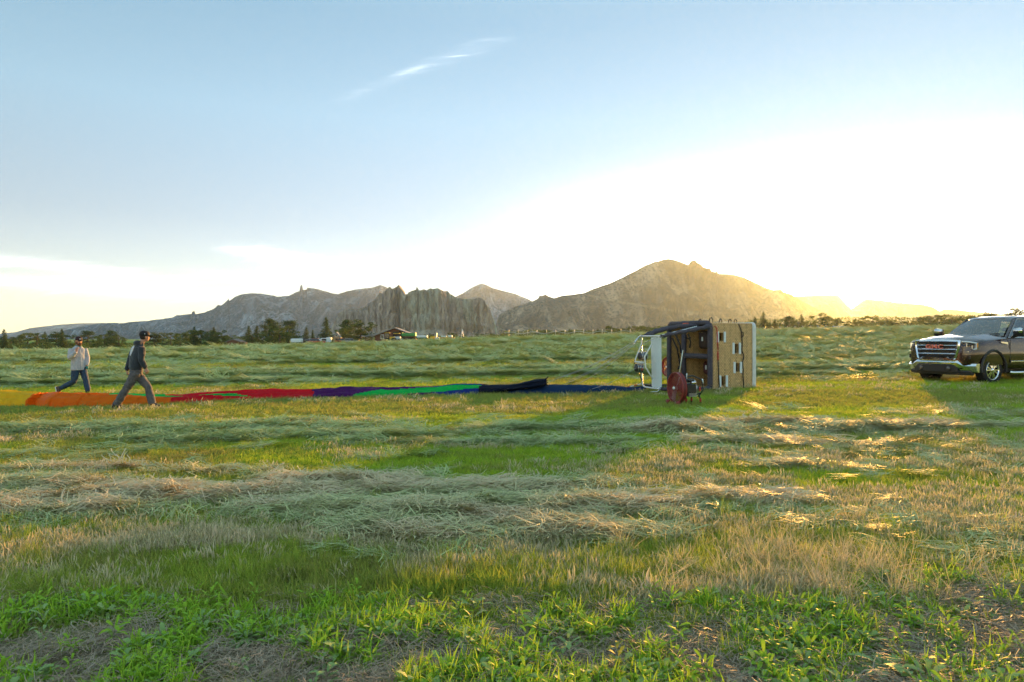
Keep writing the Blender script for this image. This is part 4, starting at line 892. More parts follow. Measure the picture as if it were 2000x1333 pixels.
mb = MB(); mb.tube([(-.3, 0, 0), (0, 0, 3.2)], .09, 6).tube([(.5, 0, 0), (0, 0, 3.2)], .09, 6); mb.build('frame', M_WHITE, p_)
yard('parked_van', 1216, 660.5, 190, [('body', (0, 0, 1.0), (3.2, 1.6, 1.0), M_WHITE), ('window', (.2, -.83, 1.25), (2.2, .04, .4), M_GLASSD)], ([(-1, -.8), (1, -.8)], .32), 'white van far off behind the grass left of the basket', 'van')
yard('white_truck', 1640, 648, 190, [('body', (0, 0, 1.2), (3.0, 1.6, 1.1), M_WHITE), ('cab', (1.8, 0, 1.0), (.8, 1.5, 1.0), M_WHITE)], ([(-1, -.8), (1.5, -.8)], .35), 'white truck far off under the low sun', 'truck')
# wheel-line irrigation pipes
def wheel_line(px0, px1, py0, py1, Y, n, label):
    a, b = at(px0, py0, Y), at(px1, py1, Y); r = empty('irrigation_line', a)
    d = b-a; mb = MB(); mb.tube([d*(i/40)+Vector((0, 0, .25*math.sin(i*.9))) for i in range(41)], .07, 5); mb.build('pipe', M_STEEL, r)
    for i in range(n):
        c = d*((i+.5)/n); mb = MB(); R_ = .75
        mb.tube([c+Vector((0, R_*math.cos(q*math.pi/8), R_*math.sin(q*math.pi/8))) for q in range(17)], .035, 4, cap=False)
        for q in range(4): mb.tube([c+Vector((0, R_*math.cos(q*math.pi/4), R_*math.sin(q*math.pi/4))), c-Vector((0, R_*math.cos(q*math.pi/4), R_*math.sin(q*math.pi/4)))], .025, 4)
        mb.build('wheel', M_STEEL, r)
    tag(r, label, 'irrigation pipe')
wheel_line(1470, 1650, 646, 641, 165, 12, 'long irrigation pipe on wheels right of the basket')
wheel_line(985, 1240, 651, 648, 172, 14, 'long irrigation pipe on wheels left of the basket')
def pole(px, top, base, Y, label):
    p = at(px, base+2, Y); h = px_z(top, Y)-p.z; r = empty('utility_pole', p)
    MB().tube([(0, 0, 0), (0, 0, h)], [.14, .10], 7).build('post', M_WOODP, r); MB().box((0, 0, h-.5), (1.8, .12, .12)).build('crossarm', M_WOODP, r); tag(r, label, 'utility pole', 'utility poles along the tree line')
pole(893, 648, 664, 195, 'wooden pole below the right part of the cliffs'); pole(1043, 650, 662, 195, 'wooden pole in the tree line below the rocky ridge'); pole(1560, 627, 648, 200, 'wooden pole in front of the trees under the sun')
# ------------------------------------------------------------------ balloon envelope laid out on the grass
def ny(tab, u, j): a = np.array(tab, float); return np.interp(u, a[:, 0], a[:, j])
ENV = [(-700, 768, 800), (-300, 768, 797), (0, 767, 794), (50, 770, 793), (66, 771, 791), (85, 770, 797), (180, 770, 795), (230, 771, 794), (300, 773, 791), (330, 774, 790), (380, 770, 787), (430, 766, 783), (480, 763, 781), (560, 763, 779), (604, 762, 779),
       (625, 760, 779), (640, 761, 778), (652, 758, 777), (680, 758, 776), (760, 758, 775), (850, 757, 773), (900, 753, 771), (945, 751, 770), (975, 753, 769)]
def fabric(name, col, r=.42):
    m = mat(name, col, .55, spec=.12, nz=.12, nscale=6, bump=.012, bscale=14); nt = m.node_tree; b = nt.nodes['Principled BSDF']
    tr = nt.nodes.new('ShaderNodeBsdfTranslucent'); tr.inputs[0].default_value = (*[min(1, c*1.1) for c in col], 1); mx = nt.nodes.new('ShaderNodeMixShader'); mx.inputs[0].default_value = .4
    nt.links.new(b.outputs[0], mx.inputs[1]); nt.links.new(tr.outputs[0], mx.inputs[2]); nt.links.new(mx.outputs[0], nt.nodes['Material Output'].inputs['Surface']); return m
M_F = {'yellow': fabric('yellow_ripstop', (1.0, .60, .03)), 'orange': fabric('orange_ripstop', (1.0, .20, .01)), 'green': fabric('green_ripstop', (.01, .62, .10)), 'red': fabric('red_ripstop', (.75, .015, .03)), 'purple': fabric('purple_ripstop', (.11, .02, .16)),
       'blue': fabric('blue_ripstop', (.02, .05, .30)), 'navy': fabric('navy_ripstop', (.012, .018, .045), .6), 'scoop': fabric('navy_scoop_cloth', (.015, .05, .14), .6)}
def env_colour(px, f, far):
    def tri(a, tab): return np.interp(px, [q[0] for q in tab], [q[a] for q in tab])
    if px > 941: return 'navy'
    g1 = [(182, 0, .02), (230, 0, .20), (300, 0, .36), (340, .16, .45), (400, .45, .66), (450, .62, .80), (488, .88, .89)]
    if 182 < px < 488 and tri(1, g1) <= f <= tri(2, g1) and not (far and px > 330): return 'green'
    if px < 48: return 'yellow'
    if px < 312 or (px < 330 and f > .6): return 'orange'
    if px < 604+(6 if f > .5 else 0): return 'red'
    g2 = [(690, .95, 1.1), (760, .52, 1.1), (800, .40, .96), (860, .20, .85), (900, .22, .80), (945, .20, .70)]
    if px > 690 and tri(1, g2) <= f <= tri(2, g2): return 'green'
    if px > 845 and (f < .25 or f > .6): return 'blue'
    return 'purple'
def envelope():
    u = np.concatenate([np.linspace(-700, 0, 90)[:-1], np.linspace(0, 975, 620)]); nt = 46; t = np.linspace(0, 1, nt)
    bot = ny(ENV, u, 2)+.6*(fbm(u/9, u*0, 3, 901)-.5); top = ny(ENV, u, 1)
    Yf = np.array([gp(a, b).y for a, b in zip(u, bot)])
    Yf = Yf-.03
    U, T = np.meshgrid(u, t)
    Wd = 1.0+.15*np.sin(U/90)
    Hh = np.clip((bot-top)*Yf/F-.03, .13, .40)[None, :]
    shp = np.sin(np.pi*np.clip(T, 0, 1))**.55*(1-.25*T)
    s = U/60.0
    fold = ridged(s*.30+.15*T, T*7+1.0*(fbm(s*.5, T*0, 2, 903)), 3, 905)-.5
    fine = fbm(s*1.2, T*22+2*fbm(s*.4, T, 2, 907), 3, 909)-.5
    x0 = (u-1000)/F*Yf; X = np.repeat(x0[None, :], nt, 0)
    Yy = Yf[None, :]+T*Wd
    X = X+T*Wd*.0
    zb = t_base(X, Yy)-.01
    env = np.sin(np.pi*T)**.4
    Z = zb+Hh*shp+env*(.17*fold+.07*fine)*(Hh/.25)+.02*(T > .02)
    Yy = Yy+env*.05*(fbm(s*2, T*9, 3, 911)-.5)
    V = np.stack([X, Yy, Z], 2).reshape(-1, 3); n = len(u)
    Fq = grid_faces(nt, n); cu = U.reshape(-1)[Fq].mean(1); ct = T.reshape(-1)[Fq].mean(1)
    jag = 7*(fbm(ct*9, ct*0+3, 3, 913)-.5)
    cols = np.array([env_colour(a+j, max(0, 1-2.1*b), b > .5) for a, b, j in zip(cu, ct, jag)])
    r = empty('balloon_envelope', V[n//2]); r['label'] = 'long collapsed hot air balloon envelope in yellow, orange, red, purple, green and navy'; r['category'] = 'balloon envelope'
    inv = Matrix.Translation(-Vector(V[n//2]))
    def part(name, Vp, Fp, m, lab):
        used, iv = np.unique(Fp, return_inverse=True); me = mesh_np(name, Vp[used]-V[n//2], iv.reshape(Fp.shape)); o = link(name, me, m, r); o['label'] = lab; return o
    for c in ('yellow', 'orange', 'green', 'red', 'purple', 'blue', 'navy'):
        k = cols == c
        if c == 'green':
            for side, lab in ((cu[k] < 600, 'thin green band between the orange and red cloth'), (cu[k] >= 600, 'broad green band beside the purple cloth')):
                part('fabric_panel', V, Fq[k][side], M_F[c], lab)
        elif k.any(): part('fabric_panel', V, Fq[k], M_F[c], c+' gore cloth of the envelope')
    # navy mouth gathered into a roll whose end sticks up
    A = gp(935, 771); B = at(1066, 744, 18.3); pts = []; rad = []
    mb = MB(); n2 = 60; rings = []
    for i in range(n2+1):
        q = i/n2; c = A.lerp(B, q); c.y = A.y*(1-q)+18.5*q+.2; c.z = gzb(c.x, c.y)+.10+.22*q**1.5
        rr = .13+.02*math.sin(q*9)-.03*q; ring = []
        for j in range(26):
            a = 2*math.pi*j/26; k = 1+.32*float(ridged(np.array([q*1.4+5]), np.array([j*.42*1.0]), 3, 921)[0]-.5)*1.6*(1+.8*q)
            ring.append(Vector((c.x, c.y+math.cos(a)*rr*1.35*k, c.z+math.sin(a)*rr*.8*k)))
        rings.append(ring)
    mb.loft(rings)
    rg = random.Random(5); E = rings[-1][0].copy(); E = sum((p for p in rings[-1]), Vector())/26
    for j in range(7):
        a = rg.uniform(0, 6.28); o_ = Vector((0, math.cos(a)*.08, math.sin(a)*.06)); mb.tube([E+o_-Vector((.15, 0, 0)), E+o_*1.2, E+o_*1.5+Vector((rg.uniform(.02, .09), 0, rg.uniform(-.02, .09)))], [.035, .03, .012], 6)
    mb.v = [tuple(Vector(v)-Vector(V[n//2])) for v in mb.v]; o = mb.build('fabric_roll', M_F['navy'], r); o['label'] = 'dark navy cloth gathered in a roll with a raised end'
    # scoop cloth between roll and burner frame
    u2 = np.linspace(985, 1262, 220); b2 = np.interp(u2, [985, 1060, 1150, 1215, 1240, 1262], [770, 770.5, 769.5, 767.5, 767, 764]); t2 = np.interp(u2, [985, 1062, 1110, 1200, 1240, 1262], [762, 757, 756, 758, 762, 763])
    Y2 = np.array([gp(a, b).y for a, b in zip(u2, b2)])-.05; U2, T2 = np.meshgrid(u2, np.linspace(0, 1, 26))
    W2 = .9-.5*(U2-985)/277; X2 = np.repeat(((u2-1000)/F*Y2)[None, :], 26, 0); YY = Y2[None, :]+T2*W2
    H2 = np.clip((b2-t2)*Y2/F+.04, .13, .3)[None, :]
    Z2 = t_base(X2, YY)-.01+H2*np.sin(np.pi*T2)**.5+.07*np.sin(np.pi*T2)**.4*(ridged(U2/70+.3*T2, T2*5, 3, 931)-.5)+.02*(fbm(U2/9, T2*12, 3, 933)-.5)
    V2 = np.stack([X2, YY, Z2], 2).reshape(-1, 3); o = link('scoop', mesh_np('scoop', V2-V[n//2], grid_faces(26, 220)), M_F['scoop'], r); o['label'] = 'dark blue scoop cloth flat on the grass'
    # white hand-painted letters on the navy cloth
    mw = mat('white_lettering', (.8, .82, .85), .6); yl = Yf[np.searchsorted(u, 960)]-.0
    mb = MB()
    for st in ([(950, 760), (950, 756), (953, 753.5), (956, 755), (953, 757.5), (951, 758)], [(957, 757), (959, 756), (961, 758), (964, 755.5), (967, 757)], [(966, 755), (969, 753), (972, 754.5), (969, 756.5)]):
        P = []
        for a, b_ in st:
            Yq = yl+.33+(760-b_)*.03; P.append(at(a, b_, Yq)-Vector(V[n//2])+Vector((0, -.10, .0)))
        mb.tube(P, .012, 5)
    mb.build('lettering', mw, r)
envelope()

# ------------------------------------------------------------------ basket lying on its side
def wicker_mat(name, lo, hi):
    m = bpy.data.materials.new(name); m.use_nodes = True; nt = m.node_tree; b = nt.nodes['Principled BSDF']; b.inputs['Roughness'].default_value = .6
    a = nt.nodes.new('ShaderNodeAttribute'); a.attribute_name = 'weave'; tc = nt.nodes.new('ShaderNodeTexCoord')
    n = noisen(nt, tc.outputs['Object'], 9, 5, .7); n2 = noisen(nt, tc.outputs['Object'], 60, 3, .6)
    c = ramp(nt, a.outputs['Fac'], [(.0, lo), (.35, tuple(.55*q+.2*w for q, w in zip(hi, lo))), (.8, hi)])
    c = mixc(nt, ramp(nt, n, [(.38, .0), (.7, .55)]), c, (.42, .24, .09)); c = mixc(nt, mathn(nt, 'MULTIPLY', n2, .3), c, (.80, .58, .30))
    nt.links.new(c, b.inputs['Base Color']); return m
M_WICK = wicker_mat('wicker', (.12, .06, .025), (.90, .58, .24)); M_WICKD = wicker_mat('wicker_inside', (.10, .05, .015), (.85, .52, .17))
M_PAD = mat('padded_rim_suede', (.075, .065, .085), .85, nz=.3, nscale=14, bump=.004, bscale=60); M_ROPEB = mat('black_rope', (.02, .018, .02), .8); M_ROPER = mat('red_rope', (.55, .03, .03), .7)
M_TRIM = mat('white_webbing', (.78, .84, .84), .6, nz=.06); M_CHROME = mat('polished_metal', (.75, .76, .78), .18, metal=1.0, nz=.04); M_DARKM = mat('dark_metal', (.06, .06, .065), .4, metal=.6)
BA = R(20); BN = gp(1386.5, 763.5); D1 = Vector((math.cos(BA), math.sin(BA), 0)); D2 = Vector((-math.sin(BA), math.cos(BA), 0)); BL, BW, BH = 1.47, 2.0, 1.88
def BP(u, v, w): return D1*u+D2*v+Vector((0, 0, w))
def inv_near(px, py):
    """basket-wall coordinates of a spot on the wall facing us"""
    rx = (px-1000)/F; u = (rx*BN.y-BN.x)/(D1.x-rx*D1.y); Y = BN.y+u*D1.y; return u, px_z(py, Y)-BN.z
def wall(name, org, a, b, nrm, la, lb, m, r, holes=(), amp=.012):
    na, nb = int(la/.0125), int(lb/.0125); A = np.linspace(0, la, na); B = np.linspace(0, lb, nb); AA, BB = np.meshgrid(A, B)
    BW_ = BB+.010*(fbm(AA*3, BB*2, 2, 5)-.5)+.006*np.sin(AA*9); row = np.floor(BW_/.042); wv = .5+.5*np.sin(2*np.pi*(AA+.012*vnoise(BB*4, AA*2, 6))/.078+np.pi*row)
    rb = np.abs(np.sin(np.pi*BW_/.042)); h = (.35+.65*wv)*(.25+.75*rb); h = h*(.6+.8*vnoise(AA*22, row*3.3, 3))
    h = np.clip(h-.18*np.sin(np.pi*AA/.19)**12, 0, 1.2)
    bulge = .03*np.sin(np.pi*AA/la)*np.sin(np.pi*BB/lb)
    P = np.array(org)[None, None]+AA[..., None]*np.array(a)+BB[..., None]*np.array(b)+(amp*h+bulge)[..., None]*np.array(nrm)
    Fq = grid_faces(nb, na); ca = AA.reshape(-1)[Fq].mean(1); cb = BB.reshape(-1)[Fq].mean(1); keep = np.ones(len(Fq), bool)
    for (a0, a1, b0, b1) in holes: keep &= ~((ca > a0) & (ca < a1) & (cb > b0) & (cb < b1))
    Fq = Fq[keep]; V = P.reshape(-1, 3); me = mesh_np(name, V, Fq); attr(me, 'weave', np.clip(h, 0, 1).reshape(-1).astype(np.float32)); me.materials.append(m)
    o = bpy.data.objects.new(name, me); COL.objects.link(o); o.parent = r; return o
def basket():
    r = empty('balloon_basket', BN); tag(r, 'big wicker balloon basket lying on its side with its padded mouth to the left', 'basket')
    holes = []; hc = []
    for px0, px1, py0, py1 in ((1402, 1411.5, 650.5, 666.5), (1432.5, 1441, 672, 689.5), (1434.5, 1443, 709.5, 726.5), (1406.5, 1415.5, 736, 753)):
        u0, w1 = inv_near(px0, py0); u1, w0 = inv_near(px1, py1); holes.append((u0, u1, w0, w1))
    wall('near_wall', BP(0, 0, 0), D1, Vector((0, 0, 1)), -D2, BL, BH, M_WICK, r, holes)
    wall('near_wall_lining', BP(0, .035, 0), D1, Vector((0, 0, 1)), D2, BL, BH, M_WICKD, r, holes)
    wall('far_wall', BP(0, BW, 0), D1, Vector((0, 0, 1)), -D2, BL, BH, M_WICKD, r)
    wall('far_wall', BP(0, BW+.03, 0), D1, Vector((0, 0, 1)), D2, BL, BH, M_WICK, r)
    wall('upper_wall', BP(0, 0, BH), D1, D2, Vector((0, 0, 1)), BL, BW, M_WICK, r)
    wall('upper_wall_lining', BP(0, 0, BH-.03), D1, D2, Vector((0, 0, -1)), BL, BW, M_WICKD, r)
    wall('lower_wall', BP(0, 0, .01), D1, D2, Vector((0, 0, 1)), BL, BW, M_WICKD, r)
    wall('partition', BP(.03, 1.24, 0), D1, Vector((0, 0, 1)), -D2, BL-.05, BH, M_WICKD, r)
    wall('partition', BP(.03, 0, .95), D1, D2, Vector((0, 0, 1)), BL-.05, 1.24, M_WICKD, r)
    # floor with its white boards
    mb = MB(); mb.prism([BP(BL-.01, -.015, -.0), BP(BL-.01, BW+.02, 0), BP(BL-.01, BW+.02, BH-.02), BP(BL-.01, -.015, BH-.02)], D1*.05); mb.build('floor', mat('floor_ply', (.35, .24, .14), .8, nz=.2), r)
    rc = []
    def rring(off, u, rad=.14, seg=5):
        pts = []
        for (cv, cw, a0) in ((-off+rad, -0+rad, math.pi), (BW+off-rad, rad, 1.5*math.pi), (BW+off-rad, BH+off-rad, 0), (-off+rad, BH+off-rad, .5*math.pi)):
            for i in range(seg+1):
                a = a0+.5*math.pi*i/seg; pts.append(BP(u, cv+rad*math.cos(a), cw+rad*math.sin(a)))
        return pts
    o1, o2, i1, i2 = rring(.04, BL-.04), rring(.04, BL+.07), rring(-.03, BL-.04), rring(-.03, BL+.07)
    mb = MB(); mb.loft([o1, o2, i2, i1, o1], cap=False, smooth=False); mb.build('base_board', mat('scuffed_white_board', (.72, .76, .74), .5, nz=.14, nscale=5), r)
    # padded rim round the mouth and over the partitions
    mb = MB(); P = rring(.02, -.01, .16, 6); P.append(P[0]); mb.tube(P, .072, 10, cap=False); mb.build('padded_rim', M_PAD, r)
    mb = MB(); mb.tube([BP(0, 1.24, .02), BP(-.01, 1.24, BH/2), BP(0, 1.24, BH-.02)], .075, 10); mb.build('padded_divider', M_PAD, r)
    mb = MB(); mb.tube([BP(0, .02, .95), BP(-.01, .6, .95), BP(0, 1.22, .95)], .078, 10); mb.build('padded_divider', M_PAD, r)
    # foot holes with white webbing at their sides
    for (u0, u1, w0, w1) in holes:
        for uu in (u0-.035, u1+.035):
            mb = MB(); mb.prism([BP(uu-.034, -.035, w0-.035), BP(uu+.034, -.035, w0-.035), BP(uu+.034, -.035, w1+.035), BP(uu-.034, -.035, w1+.035)], -D2*.02); mb.build('webbing_strip', M_TRIM, r)
        mb = MB(); mb.prism([BP(u0-.01, .20, w0-.02), BP(u1+.01, .20, w0-.02), BP(u1+.01, .20, w1+.02), BP(u0-.01, .20, w1+.02)], D2*.02); mb.build('hole_backing', mat('hole_dark_brown', (.10, .035, .02), .8), r)  # dark sheet added behind the hole, standing in for the shaded interior
    # ropes
    def rope(pts, m, rad=.013, name='rope'):
        mb = MB(); mb.tube(pts, rad, 6); return mb.build(name, m, r)
    def wallpt(px, py, off=.055): u, w = inv_near(px, py); return BP(u, -off, w)
    rope([wallpt(1393, 637), wallpt(1397, 641), wallpt(1398.5, 650), wallpt(1399, 668), wallpt(1400, 684)], M_ROPER, .014)
    rope([wallpt(1399.5, 686), wallpt(1399.8, 696), wallpt(1400, 704)], M_ROPER, .017)
    rope([wallpt(1400, 704), wallpt(1400.5, 716), wallpt(1401, 728), wallpt(1402, 742), wallpt(1403, 760)], M_ROPEB, .013)
    rope([wallpt(1440, 633), wallpt(1444, 642), wallpt(1446, 652), wallpt(1447, 668), wallpt(1446.5, 686), wallpt(1449.5, 693), wallpt(1450, 699), wallpt(1447.5, 707), wallpt(1449, 722), wallpt(1448.5, 736), wallpt(1450, 748), wallpt(1449.5, 761)], M_ROPEB, .015)
    rope([wallpt(1445, 648), wallpt(1449, 650), wallpt(1449, 656), wallpt(1446, 659)], M_ROPEB, .013)
    for px in (1367, 1389, 1407, 1425, 1436):
        u = (px-1386)/ (1470-1386)*BL; c = BP(u, .35 if px < 1388 else .02, BH+.02)
        if px < 1386: c = BP(-.02, .42, BH+.02)
        k = .10 if px in (1389,) else .075
        rope([c+D1*(-k*.6), c+D1*(-k*.5)+Vector((0, 0, k)), c+D1*(k*.1)+Vector((0, 0, k*1.45)), c+D1*(k*.6)+Vector((0, 0, k*.8)), c+D1*(k*.5)], M_ROPEB, .014, 'rope_handle')
    # padded uprights running from the rim to the burner frame
    def pad(a, b, r0, r1, sag=.0, name='padded_upright'):
        mb = MB(); P = [a.lerp(b, i/14)+Vector((0, 0, sag*math.sin(math.pi*i/14)))+Vector((0, 0, .012*math.sin(i*2.3))) for i in range(15)]
        mb.tube(P, [r0+(r1-r0)*i/14+.008*math.sin(i*1.7) for i in range(15)], 9); return mb.build(name, M_PAD, r)
    def W_(px, py, Y): return at(px, py, Y)-BN
    pad(W_(1386, 638, 19.0), W_(1290, 657, 18.0), .062, .045); pad(W_(1372, 637, 19.6), W_(1262, 656, 18.9), .07, .05, .10); pad(W_(1318, 640, 20.6), W_(1256, 657, 19.2), .06, .045, .06)
    pad(W_(1388, 760, 19.0), W_(1290, 760, 18.0), .062, .05); pad(W_(1310, 755, 20.5), W_(1262, 754, 19.3), .06, .045)
    mb = MB(); mb.tube([W_(1360, 638.5, 18.8), W_(1325, 647, 18.5), W_(1293, 654.5, 18.0)], .012, 5); mb.build('white_cord', M_TRIM, r)
    for i in range(9): q = i/8; mb = MB(); mb.sphere(W_(1360-30*q, 638.2+7.6*q, 18.78-.25*q), .02, 6, 4); mb.build('lashing_knot', M_TRIM, r)
    mb = MB(); mb.box(W_(1339, 633.5, 19.5), (.12, .2, .06)); mb.build('orange_strap', mat('orange_webbing', (.8, .12, .02), .7), r)
    # tank covers and gear clipped inside
    for (u, v, w, rr, L_) in ((.35, 1.62, 1.35, .19, 1.0), (.35, 1.62, .55, .19, 1.0)):
        mb = MB(); mb.tube([BP(.3, v, w), BP(1.3, v, w)], rr, 16); mb.tube([BP(.22, v, w), BP(.3, v, w)], [rr*.5, rr*.98], 16); mb.build('gas_cylinder', mat('quilted_tank_cover', (.06, .03, .022), .8, nz=.3), r)
    for (c, d, m) in ((BP(.40, .66, 1.42), (.34, .46, .52), (.045, .022, .015)), (BP(.5, .62, .60), (.30, .46, .38), (.09, .02, .02))):
        mb = MB(); mb.box(c, d, bev=.06, rz=BA); mb.build('storage_bag', mat('bag_leather', m, .7, nz=.3, nscale=10), r)
        mb = MB(); mb.box(c-D1*.18+Vector((0, 0, .02)), (.02, .05, .12), rz=BA); mb.build('bag_tag', M_TRIM, r)
    for (a, b) in ((W_(1337, 659, 19.6), W_(1349, 660, 19.8)), (W_(1344, 652, 19.9), W_(1347, 680, 19.9)), (W_(1313, 660, 20.2), W_(1326, 700, 20.2)), (W_(1326, 700, 20.2), W_(1324, 722, 20.2)), (W_(1320, 655, 20.0), W_(1330, 690, 19.8))):
        mb = MB(); mb.tube([a, a.lerp(b, .5)+Vector((.05, 0, -.04)), b], .02, 6); mb.build('hose', M_ROPEB, r)
    # burner frame and heat shield
    def bar(p, rad, m, name='frame_bar'): mb = MB(); mb.tube([W_(*q) for q in p], rad, 8); return mb.build(name, m, r)
    wm = mat('white_tube', (.80, .80, .78), .35, nz=.05); cr = M_CHROME
    bar([(1252, 657, 18.9), (1289, 656.5, 18.0)], .022, wm); bar([(1254, 656.5, 18.9), (1253, 672, 18.9), (1241, 702, 18.5), (1240, 708, 18.5)], .018, wm); bar([(1253, 672, 18.9), (1254.5, 690, 18.8), (1255, 752, 19.0)], .013, cr)
    bar([(1273, 672, 18.2), (1259, 697, 18.2), (1261, 718, 18.2), (1275, 741, 18.2)], .018, wm); bar([(1240, 707, 18.5), (1257, 708.5, 18.3)], .024, wm); bar([(1240, 703, 18.5), (1240, 710, 18.5), (1253, 742, 18.9), (1256, 752, 18.9)], .014, M_DARKM)
    bar([(1254, 730, 18.9), (1255, 752, 18.9), (1259, 756, 18.8), (1290, 760.5, 18.0)], .022, wm); bar([(1257, 752, 19.2), (1285, 755, 19.2)], .03, M_DARKM); bar([(1240, 667, 18.6), (1246, 660, 18.7), (1252, 655, 18.9)], .014, cr); bar([(1252, 675, 18.9), (1262, 668, 18.4), (1285, 659, 18.0)], .01, cr)
    for (px, py, Y) in ((1290.5, 657.5, 18.0), (1289, 760, 18.0), (1292, 760, 18.1)):
        c = W_(px, py, Y); mb = MB(); mb.tube([c+Vector((.035*math.cos(q*math.pi/6), 0, .035*math.sin(q*math.pi/6))) for q in range(13)], .011, 6, cap=False); mb.build('shackle', cr, r)
    bar([(1290, 760.5, 18.0), (1284, 765, 17.9), (1270, 766, 17.9)], .012, cr, 'steel_cable'); bar([(1241, 667, 18.6), (1238, 671, 18.5), (1245, 663, 18.6)], .012, cr, 'steel_cable')
    a, b, c, d = W_(1271, 659, 18.55), W_(1290, 659, 18.0), W_(1291, 758.5, 18.0), W_(1273, 756, 18.55)
    mb = MB(); mb.prism([a, b, c, d], Vector((.03, .03, 0))); mb.build('heat_shield', mat('pale_heat_shield', (.70, .78, .80), .5, nz=.07, nscale=4), r)
    for (px, py, Y, m) in ((1256, 696, 18.6, M_DARKM), (1249, 719, 18.5, M_DARKM)):
        c = W_(px, py, Y); ax = Vector((-1, -.35, .0)).normalized()
        bu = MB().tube([c-ax*.10, c-ax*.08, c+ax*.10, c+ax*.13], [.06, .115, .115, .08], 14).build('burner', m, r)
        mb = MB(); 
        for q in range(4):
            o_ = c+ax*(-.06+.05*q); mb.tube([o_+Vector((ax.y*.12*math.cos(k*math.pi/6), -ax.x*.12*math.cos(k*math.pi/6), .12*math.sin(k*math.pi/6))) for k in range(13)], .008, 5, cap=False)
        mb.build('coil', cr, bu)
        mb = MB(); mb.tube([c+Vector((.05, 0, .05)), c+Vector((.12, .05, .12)), c+Vector((.06, 0, .18))], .013, 5); mb.build('valve', cr, bu)
        mb = MB(); mb.box(c+Vector((.05, -.09, -.03 if py > 700 else .04)), (.04, .03, .06)); mb.build('valve_handle', M_ROPER if py > 700 else mat('green_knob', (.03, .4, .1), .5), bu)
    # flying wires slanting down to the cloth
    for i, (a, b) in enumerate([((1243, 664, 18.7), (1095, 738, 19.2)), ((1243, 666, 18.7), (1110, 744, 19.0)), ((1243, 668, 18.6), (1125, 752, 18.8)), ((1250, 660, 18.9), (1080, 742, 19.4)), ((1243, 670, 18.6), (1090, 756, 18.9)), ((1262, 705, 18.4), (1150, 762, 18.6))]):
        A_, B_ = W_(*a), W_(*b); mb = MB(); mb.tube([A_.lerp(B_, q/10)-Vector((0, 0, .10*math.sin(math.pi*q/10))) for q in range(11)], .0045, 4); mb.build('flying_wire', M_STEEL, r)
    return r
basket()
# red and white tape lying in the grass
def tape():
    P = [(1066, 757.5), (1085, 756), (1110, 755), (1140, 754.5), (1170, 753.8), (1200, 754), (1222, 757), (1238, 754), (1252, 750)]
    r = empty('marker_tape', gp(1150, 762)); o0 = r.location.copy()
    for i in range(len(P)-1):
        a, b = [at(px, py, 19.2)-o0 for px, py in (P[i], P[i+1])]
        k = 4
        for j in range(k):
            p, q = a.lerp(b, j/k), a.lerp(b, (j+1)/k); mb = MB(); mb.tube([p, q], .013, 5); mb.build('tape_length', M_ROPER if (i*k+j) % 4 in (0, 1) and i not in (3, 4) else M_TRIM, r)
    tag(r, 'red and white cord lying along the blue scoop cloth', 'cord')
tape()

